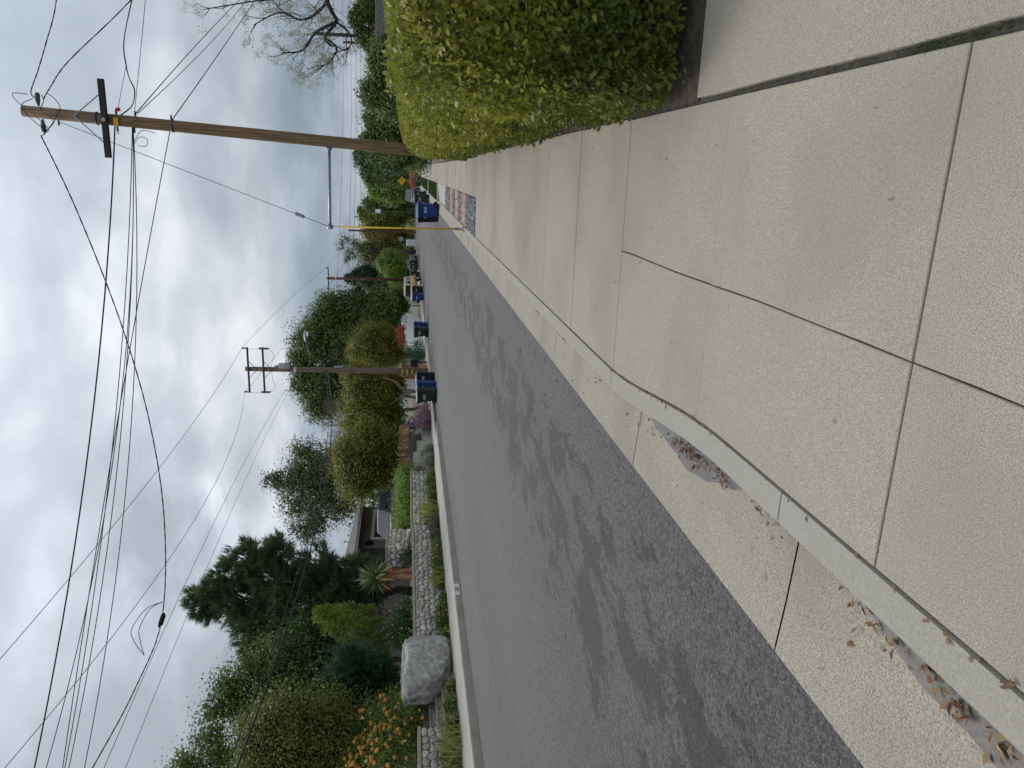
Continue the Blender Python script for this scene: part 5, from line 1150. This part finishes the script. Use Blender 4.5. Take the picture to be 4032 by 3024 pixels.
# right side behind the hedge
tree('lantana_shrub', 'dense dark green flowering shrub directly behind the clipped hedge', 'shrub', (2.3, 24, 0), ROW1, 'l_green', 22000, .095, .05, .06, seed=31)
tree('lantana_shrub', 'dark green shrub tight behind the leaning pole', 'shrub', (1.5, 30, 0), ROW2, 'l_green', 16000, .11, .06, .06, seed=32)
tree('pittosporum_shrub', 'glossy shrub with pale flowers spilling onto the footpath past the pole', 'shrub', (1.2, 42, 0), ROW3, 'l_dark', 14000, .14, .06, .08, seed=33)
tree('street_tree', 'leafy tree behind the grey shingle roof', 'tree', (15, 75, 0), ROWT, 'l_green', 5000, .28, .12, .2, seed=34)
def flowers(parent, blobs, n, m_, s, name='flower', outside=1.0):
    """small blossom heads on the outer side of the clumps, each its own mesh copy"""
    rs_ = random.Random(sum(map(ord, name)) % 99+n); b = MB(); 
    k = 6
    b.loft([[(math.cos(2*math.pi*j/k)*r_, math.sin(2*math.pi*j/k)*r_, z) for j in range(k)] for r_, z in ((s*.4, -s*.6), (s, -s*.1), (s*.85, s*.55), (s*.3, s*.85))])
    o = None
    for i in range(n):
        q = rs_.choice(blobs); d = Vector((rs_.gauss(0, 1)+.8, rs_.gauss(0, 1)-.8, rs_.gauss(0, 1)+.35)).normalized()*q[3]*outside*rs_.uniform(.92, 1.12)
        if o is None: o = b.build(name, m_, parent, True)
        else: o = o.copy(); COL.objects.link(o); o.parent = parent
        o.location = (q[0]+d.x, q[1]+d.y, q[2]+d.z); o.rotation_euler = (rs_.uniform(-.6, .6), rs_.uniform(-.6, .6), 0); o.scale = (rs_.uniform(.75, 1.2),)*3
# bare jacaranda
jt = thing('bare_tree', 'nearly leafless tree with crooked black limbs beyond the hedge', 'tree', (10.2, 45, 0)); mb = MB(); rs = random.Random(41)
jb = Vector((10.2, 45, 0)); main = [(0, 0, -.1), (-.1, 0, 3.5), (-.7, 0, 5.3)]
mb.tube(loopwire(main), [.27-.006*i for i in range(13)], 10)
bp = []
def jl(pts, ra, rb):
    q = loopwire([Vector(p)-jb for p in pts]); n = len(q); mb.tube(q, [ra+(rb-ra)*i/(n-1) for i in range(n)], 7)
    for i in range(3, n, 2): bp.append((q[i], (q[i]-q[i-1]).normalized()))
jl([(9.5, 45, 5.3), (8.7, 45, 5.75), (8.0, 45, 5.45), (7.6, 45, 5.3), (6.8, 45, 5.9), (6.4, 45, 5.6)], .15, .05)
jl([(8.6, 45, 5.7), (7.9, 45, 6.4), (7.6, 45, 7.2), (7.9, 45, 8.2), (7.2, 45, 9.6)], .09, .025)
jl([(7.6, 45, 5.3), (7.0, 45, 6.4), (6.1, 45, 7.1), (5.9, 45, 8.2)], .10, .03)
jl([(9.3, 45, 5.5), (8.6, 44.5, 7.2), (8.3, 44.5, 9.2), (7.7, 44.5, 12.0)], .09, .02)
jl([(6.8, 45, 5.9), (6.3, 45, 5.3), (5.7, 45, 5.6), (5.2, 45, 6.3)], .06, .02)
jl([(7.6, 45, 5.3), (7.2, 45, 4.7), (6.6, 45, 4.5), (6.2, 45, 4.9)], .06, .02)
jl([(9.6, 45, 5.2), (9.2, 45.5, 7.5), (9.3, 45.5, 10.5)], .13, .04)
ends = twigs(mb, bp, rs, 4, .8, .022, 2, .6, .12)
mb.build('trunk', 'barkdark', jt, True)
E_ = np.array([tuple(e_) for e_ in ends]); E_ = E_[E_[:, 2] > 5.6]; idx = RNG.integers(0, len(E_), 9000)
P = E_[idx]+RNG.normal(size=(9000, 3))*.10
link('crown', nmesh('crown', leaf_verts(P, unit(RNG.normal(size=P.shape)), .10, .028, RNG.normal(size=P.shape)), 4), 'l_jac', jt)
# leafless tree behind the clipped one
bt = thing('bare_tree', 'small leafless tree with fine pinkish twigs behind the clipped tree', 'tree', (-20.9, 61, .3)); mb = MB(); rs = random.Random(43)
mb.tube([(0, 0, -.1), (0, 0, 3), (.1, 0, 5.2)], [.16, .13, .1], 8)
twigs(mb, [((0, 0, 4.2), (-.5, 0, 1)), ((.1, 0, 5.2), (.1, 0, 1)), ((.1, 0, 5), (.6, .1, 1)), ((0, 0, 4.6), (-.2, -.3, 1))], rs, 5, 1.7, .06, 3, .42, .25)
mb.build('trunk', 'twigpink', bt, True)

# ------------------------------------------------------------------ garden plants along the far side
pin = thing('pincushion_shrub', 'dark green pincushion shrub covered in orange flower heads beside the steps', 'shrub', (-16.6, 19.3, 1.2)); rs = random.Random(51)
pbl = [(.0, .5, .9, .85), (-.35, -.3, 1.2, .8), (.1, -.9, .8, .75), (-.2, 1.1, .5, .7), (-.5, .5, 1.6, .6), (-.6, -.8, 1.7, .6), (.35, .0, .45, .7)]
mb = MB()
for q in pbl: mb.tube(wob((0, 0, -.1), q[:3], 4, .1, rs), [.04, .034, .028, .02, .01], 6)
mb.build('stem', 'bark', pin, True)['kind'] = 'stuff'
P_, Nn_, o_ = clumps(pbl, 26000, 20, .25, .2); link('foliage', nmesh('foliage', leaf_verts(P_, Nn_, .10, .028, o_*1.5+RNG.normal(size=P_.shape)*.8+np.array([0, 0, .5])), 4), 'l_pin', pin)
flowers(pin, pbl, 210, 'f_orange', .068, 'flower_head', 1.08); flowers(pin, pbl, 34, 'f_cream', .05, 'flower_bud', 1.08)
# tree aloe
al = thing('tree_aloe', 'tree aloe with grey green spiky rosette on shaggy rust brown trunks', 'aloe', (-16.35, 28.4, 1.2)); rs = random.Random(52)
def rosette(parent, c, n, L_, wd, mgreen, mdry):
    for i in range(n):
        a = i*2.4+rs.uniform(-.2, .2); el = 1.25-2.1*(i/n); d = Vector((math.cos(a)*math.cos(el), math.sin(a)*math.cos(el), math.sin(el))); l_ = L_*rs.uniform(.85, 1.1)
        sd_ = d.cross(Vector((0, 0, 1))); sd_ = sd_.normalized() if sd_.length > .05 else Vector((1, 0, 0)); upv = sd_.cross(d).normalized()
        b = MB(); rows = []
        for k, (t, ww_) in enumerate(((0, .8), (.3, 1), (.65, .7), (1, .03))):
            p = Vector(c)+d*l_*t-Vector((0, 0, 1))*(.16*l_*t*t if el < .6 else .03*l_*t*t); h = wd*ww_/2; rows.append([p-sd_*h, p-upv*h*.5, p+sd_*h, p+upv*h*.15])
        b.loft(rows); b.build('leaf', mdry if i > n*.86 else mgreen, parent)
rosette(al, (0, 0, 1.62), 70, .95, .14, 'l_aloe', 'l_aloedry')
rosette(al, (.12, .1, 1.25), 20, .55, .09, 'l_aloe', 'l_aloedry')
for (x0, y0, x1, y1) in ((.12, .22, .05, .08), (.05, -.18, 0, -.05)):
    mb = MB(); mb.tube([(x0, y0, -.2), ((x0+x1)/2, (y0+y1)/2, .6), (x1, y1, 1.4)], [.10, .09, .10], 8); mb.build('trunk', 'l_thatch', al)
    n = 420; tt = RNG.random(n); aa = RNG.uniform(0, 6.28, n); P = np.stack([x0+(x1-x0)*tt+.09*np.cos(aa), y0+(y1-y0)*tt+.09*np.sin(aa), .0+1.4*tt], 1)
    T = np.stack([np.cos(aa)*.7, np.sin(aa)*.7, np.full(n, -.8)], 1); Nn = unit(np.stack([np.cos(aa), np.sin(aa), np.full(n, .4)], 1))
    link('dead_leaves', nmesh('dead_leaves', leaf_verts(P, Nn, .14, .06, T), 4), 'l_thatch', al)
# plants in front of and behind the walls
yf = [(0, 0, .55, .55), (0, .8, .5, .45), (0, -.7, .4, .45), (-.3, .3, .8, .4), (0, 1.5, .35, .4)]
b = bush('senna_shrub', 'twiggy shrub dotted with small pale yellow flowers above the stone wall', 'shrub', (-15.95, 24.0, 1.2), yf, 'l_dark', 4200, .06, .035); flowers(b, yf, 44, 'f_cream', .028, 'flower')
b = bush('marigold_bush', 'low green bush with yellow blooms at the foot of the long stone wall', 'shrub', (-14.85, 22.6, .08), [(0, -.8, .14, .28), (0, 0, .17, .3), (0, .7, .16, .3), (.15, 1.3, .1, .22), (-.1, -1.4, .15, .28)], 'l_green', 5200, .06, .03); flowers(b, [(0, -.8, .17, .28), (0, .2, .18, .3), (0, 1, .15, .25)], 34, 'f_yellow', .03, 'flower')
b = bush('marigold_bush', 'green bush with orange yellow blooms midway along the long stone wall', 'shrub', (-14.85, 26.6, .08), [(0, -.9, .16, .3), (0, 0, .2, .32), (0, .9, .18, .3), (0, 1.6, .12, .25)], 'l_green', 5200, .06, .03); flowers(b, [(0, -.9, .18, .3), (0, 0, .22, .32), (0, .9, .18, .3)], 26, 'f_yellow', .03, 'flower')
b = bush('marigold_bush', 'green plant with red orange flowers in front of the tiled steps', 'shrub', (-14.5, 18.0, .1), [(0, -.8, .14, .27), (0, 0, .16, .26), (0, .8, .1, .22)], 'l_green', 3200, .06, .03); flowers(b, [(0, -.8, .14, .27), (0, 0, .16, .26), (0, .8, .1, .22)], 18, 'f_orange', .026, 'flower')
def grassy(label, base, n, h, spread, m_='l_reed', name='grass_clump', w_=.022):
    root = thing(name, label, 'grass', base); P = np.stack([RNG.normal(0, spread*.35, n), RNG.normal(0, spread*.35, n), np.full(n, -.03)], 1)
    D = unit(np.stack([RNG.normal(0, .38, n), RNG.normal(0, .38, n), np.ones(n)], 1)); s = unit(np.cross(D, RNG.normal(size=D.shape)))*w_*.5; hh = h*RNG.uniform(.6, 1.1, (n, 1))
    m1 = P+D*hh*.6; tip = P+D*hh+np.array([1, 1, 0])*D*hh*.35-np.array([0, 0, .08])*hh
    V = np.stack([P-s, P+s, m1+s*.8, tip, m1-s*.8], 1).reshape(-1, 3); link('blades', nmesh('blades', V, 5), m_, root); return root
grassy('drooping yellow green reed clump at the foot of the wall left of the steps', (-14.75, 16.4, .1), 420, .85, .9)
grassy('fine reed clump beside the kerb number below the aloe', (-14.8, 25.4, .1), 140, .8, .35)
grassy('tall arching kangaroo paw clump before the stone pillar', (-14.85, 31.3, .1), 240, 1.15, .55)
grassy('wispy grey grass tuft on the terrace beside the aloe', (-16.2, 29.8, 1.2), 120, .9, .4, 'l_grey')
bush('groundcover_shrub', 'mixed green low shrub at the bottom of the near stone wall', 'shrub', (-14.75, 14.6, .1), [(0, -1.2, .25, .4), (0, -.3, .3, .45), (0, .7, .3, .4), (0, -2, .25, .4)], 'l_euc', 5200, .06, .03)
bush('sage_bush', 'silvery grey green bush under the stone pillar', 'shrub', (-14.85, 29.6, .1), [(0, -.5, .2, .32), (0, .2, .24, .32), (0, .9, .18, .28)], 'l_grey', 4200, .055, .02)
bush('sage_bush', 'pale sage bush beside the concrete apron past the wall end', 'shrub', (-14.55, 37.5, .1), [(0, -.5, .3, .42), (0, .3, .4, .42), (.1, .9, .2, .35)], 'l_sage', 3600, .07, .03)
bush('ground_shrub', 'dark green mat of foliage below the wall beyond the pillar', 'shrub', (-14.95, 34.4, .1), [(0, -1.2, .15, .3), (0, -.3, .2, .32), (0, .6, .2, .32), (0, 1.5, .15, .3)], 'l_green', 4600, .07, .03)
bush('box_hedge', 'clipped yellow green hedge on top of the wall in front of the parked car', 'hedge', (-16.3, 36.2, 1.15), [(0, y, .45+.05*(i % 2), .55) for i, y in enumerate((-3.2, -2.4, -1.6, -.8, 0, .8, 1.6, 2.4, 3.2))], 'l_bright', 9000, .09, .05, stems=10)
b = bush('heather_bank', 'mound of mauve purple flowering shrub beside the retaining wall', 'shrub', (-14.3, 42.6, .0), [(0, 1.4, .35, .6), (-.1, .4, .5, .65), (.2, 2.2, .2, .5), (.1, -.5, .35, .5), (-.3, 1.2, .7, .5)], 'l_purple', 7000, .06, .03)
bush('grey_shrub', 'rounded grey green shrub between the retaining wall and slat fence', 'shrub', (-15.7, 41.6, .55), [(0, -1.2, .3, .6), (0, -.2, .45, .65), (0, .8, .45, .6), (0, 1.6, .35, .55)], 'l_grey', 6500, .06, .03)
bush('rosemary_bush', 'dark rosemary bush in front of the white block wall', 'shrub', (-13.95, 58.2, .1), [(0, -1.2, .45, .6), (0, 0, .6, .75), (0, 1.4, .5, .7), (0, 2.5, .4, .6)], 'l_bluepine', 1300, .16, needle=True, per=10)
bush('dry_bank', 'straw coloured dry groundcover at the pole foot by the mailbox', 'shrub', (-13.7, 51.3, .05), [(0, -1, .05, .4), (0, .2, .1, .45), (0, 1.4, .08, .4)], 'l_thatch', 2200, .09, .04)
ag = thing('agave', 'pale grey agave rosette in front of the timber gate', 'agave', (-16.6, 66.5, .3)); rosette(ag, (0, 0, .7), 30, .9, .14, 'l_agave', 'l_agave')
ag = thing('agave', 'blue grey agave on the white wall end by the olive tree', 'agave', (-16.4, 70.5, .4)); rosette(ag, (0, 0, .9), 26, .8, .13, 'l_agave', 'l_agave')
bush('bronze_shrub', 'bronze red leaved shrub peering over the white block wall', 'shrub', (-16.6, 77.8, .2), [(0, -1.6, 2.0, .7), (0, -.4, 2.2, .7), (0, 1, 2.2, .7), (0, 2, 1.9, .6)], 'l_red', 2600, .16, .07)
bush('silver_shrub', 'whitish flowering shrub by the rail beyond the white wall', 'shrub', (-13.6, 84.6, .05), [(0, -1, .5, .6), (0, .3, .6, .7), (0, 1.4, .5, .6)], 'l_sage', 2200, .14, .07)
bush('photinia_shrub', 'low mound of orange red new leaves below the DIP sign', 'shrub', (-.95, 89, 0), [(-.4, 0, .75, .38), (.1, .2, .8, .42), (.5, .1, .72, .36)], 'l_red', 2200, .12, .07)
bush('photinia_shrub', 'orange red shrub at the far footpath edge past the glossy shrub', 'shrub', (1.15, 82, 0), [(0, -2, .8, .9), (0, 0, 1.0, 1.0), (.2, 2, .9, .9)], 'l_red', 2600, .18, .08)
bush('verge_shrub', 'dark green rounded shrub under the orange red mound', 'shrub', (-.95, 88.2, 0), [(-.3, 0, .35, .4), (.35, 0, .35, .42)], 'l_dark', 1400, .1, .06)
bush('white_flower_shrub', 'glossy shrub with a white bloom hanging over the footpath edge', 'shrub', (.95, 52, 0), [(0, -2, .9, .8), (0, 0, 1.0, .9), (.1, 2, 1.1, .9)], 'l_green', 4200, .14, .07)
rb = thing('rock_edging', 'row of three small pale rocks along the purple bank kerb', 'rocks', (-13.4, 43.6, .1))
for i in range(3):
    bm = bmesh.new(); bmesh.ops.create_icosphere(bm, subdivisions=2, radius=.14+.02*i)
    for v in bm.verts: v.co *= 1+.3*mn.noise(v.co*6+Vector((i, 0, 0))); v.co.z *= .7
    me = bpy.data.meshes.new('rock'); bm.to_mesh(me); bm.free(); link('rock', me, 'granite', rb, True, (0, -1.2+i*1.1, .06))
bk_ = thing('bucket', 'blue plastic bucket on the low wall behind the green bin', 'bucket', (-16.1, 47.1, .95)); MB().tube([(0, 0, 0), (0, 0, .5)], [.22, .28], 14).build('pail', 'binblue', bk_, True); MB().tube([(0, 0, .49), (0, 0, .53)], .295, 14).build('rim', 'binblue', bk_)
rail = thing('gate_post', 'thin dark post standing by the silver shrub drive edge', 'post', (-13.2, 76.5, .1)); MB().tube([(0, 0, -.1), (0, 0, 1.3)], .05, 8).build('shaft', 'steel_dark', rail); MB().tube([(0, 0, 1.3), (0, 0, 1.36)], .07, 8).build('cap', 'steel_dark', rail)
bpy.context.view_layer.update()
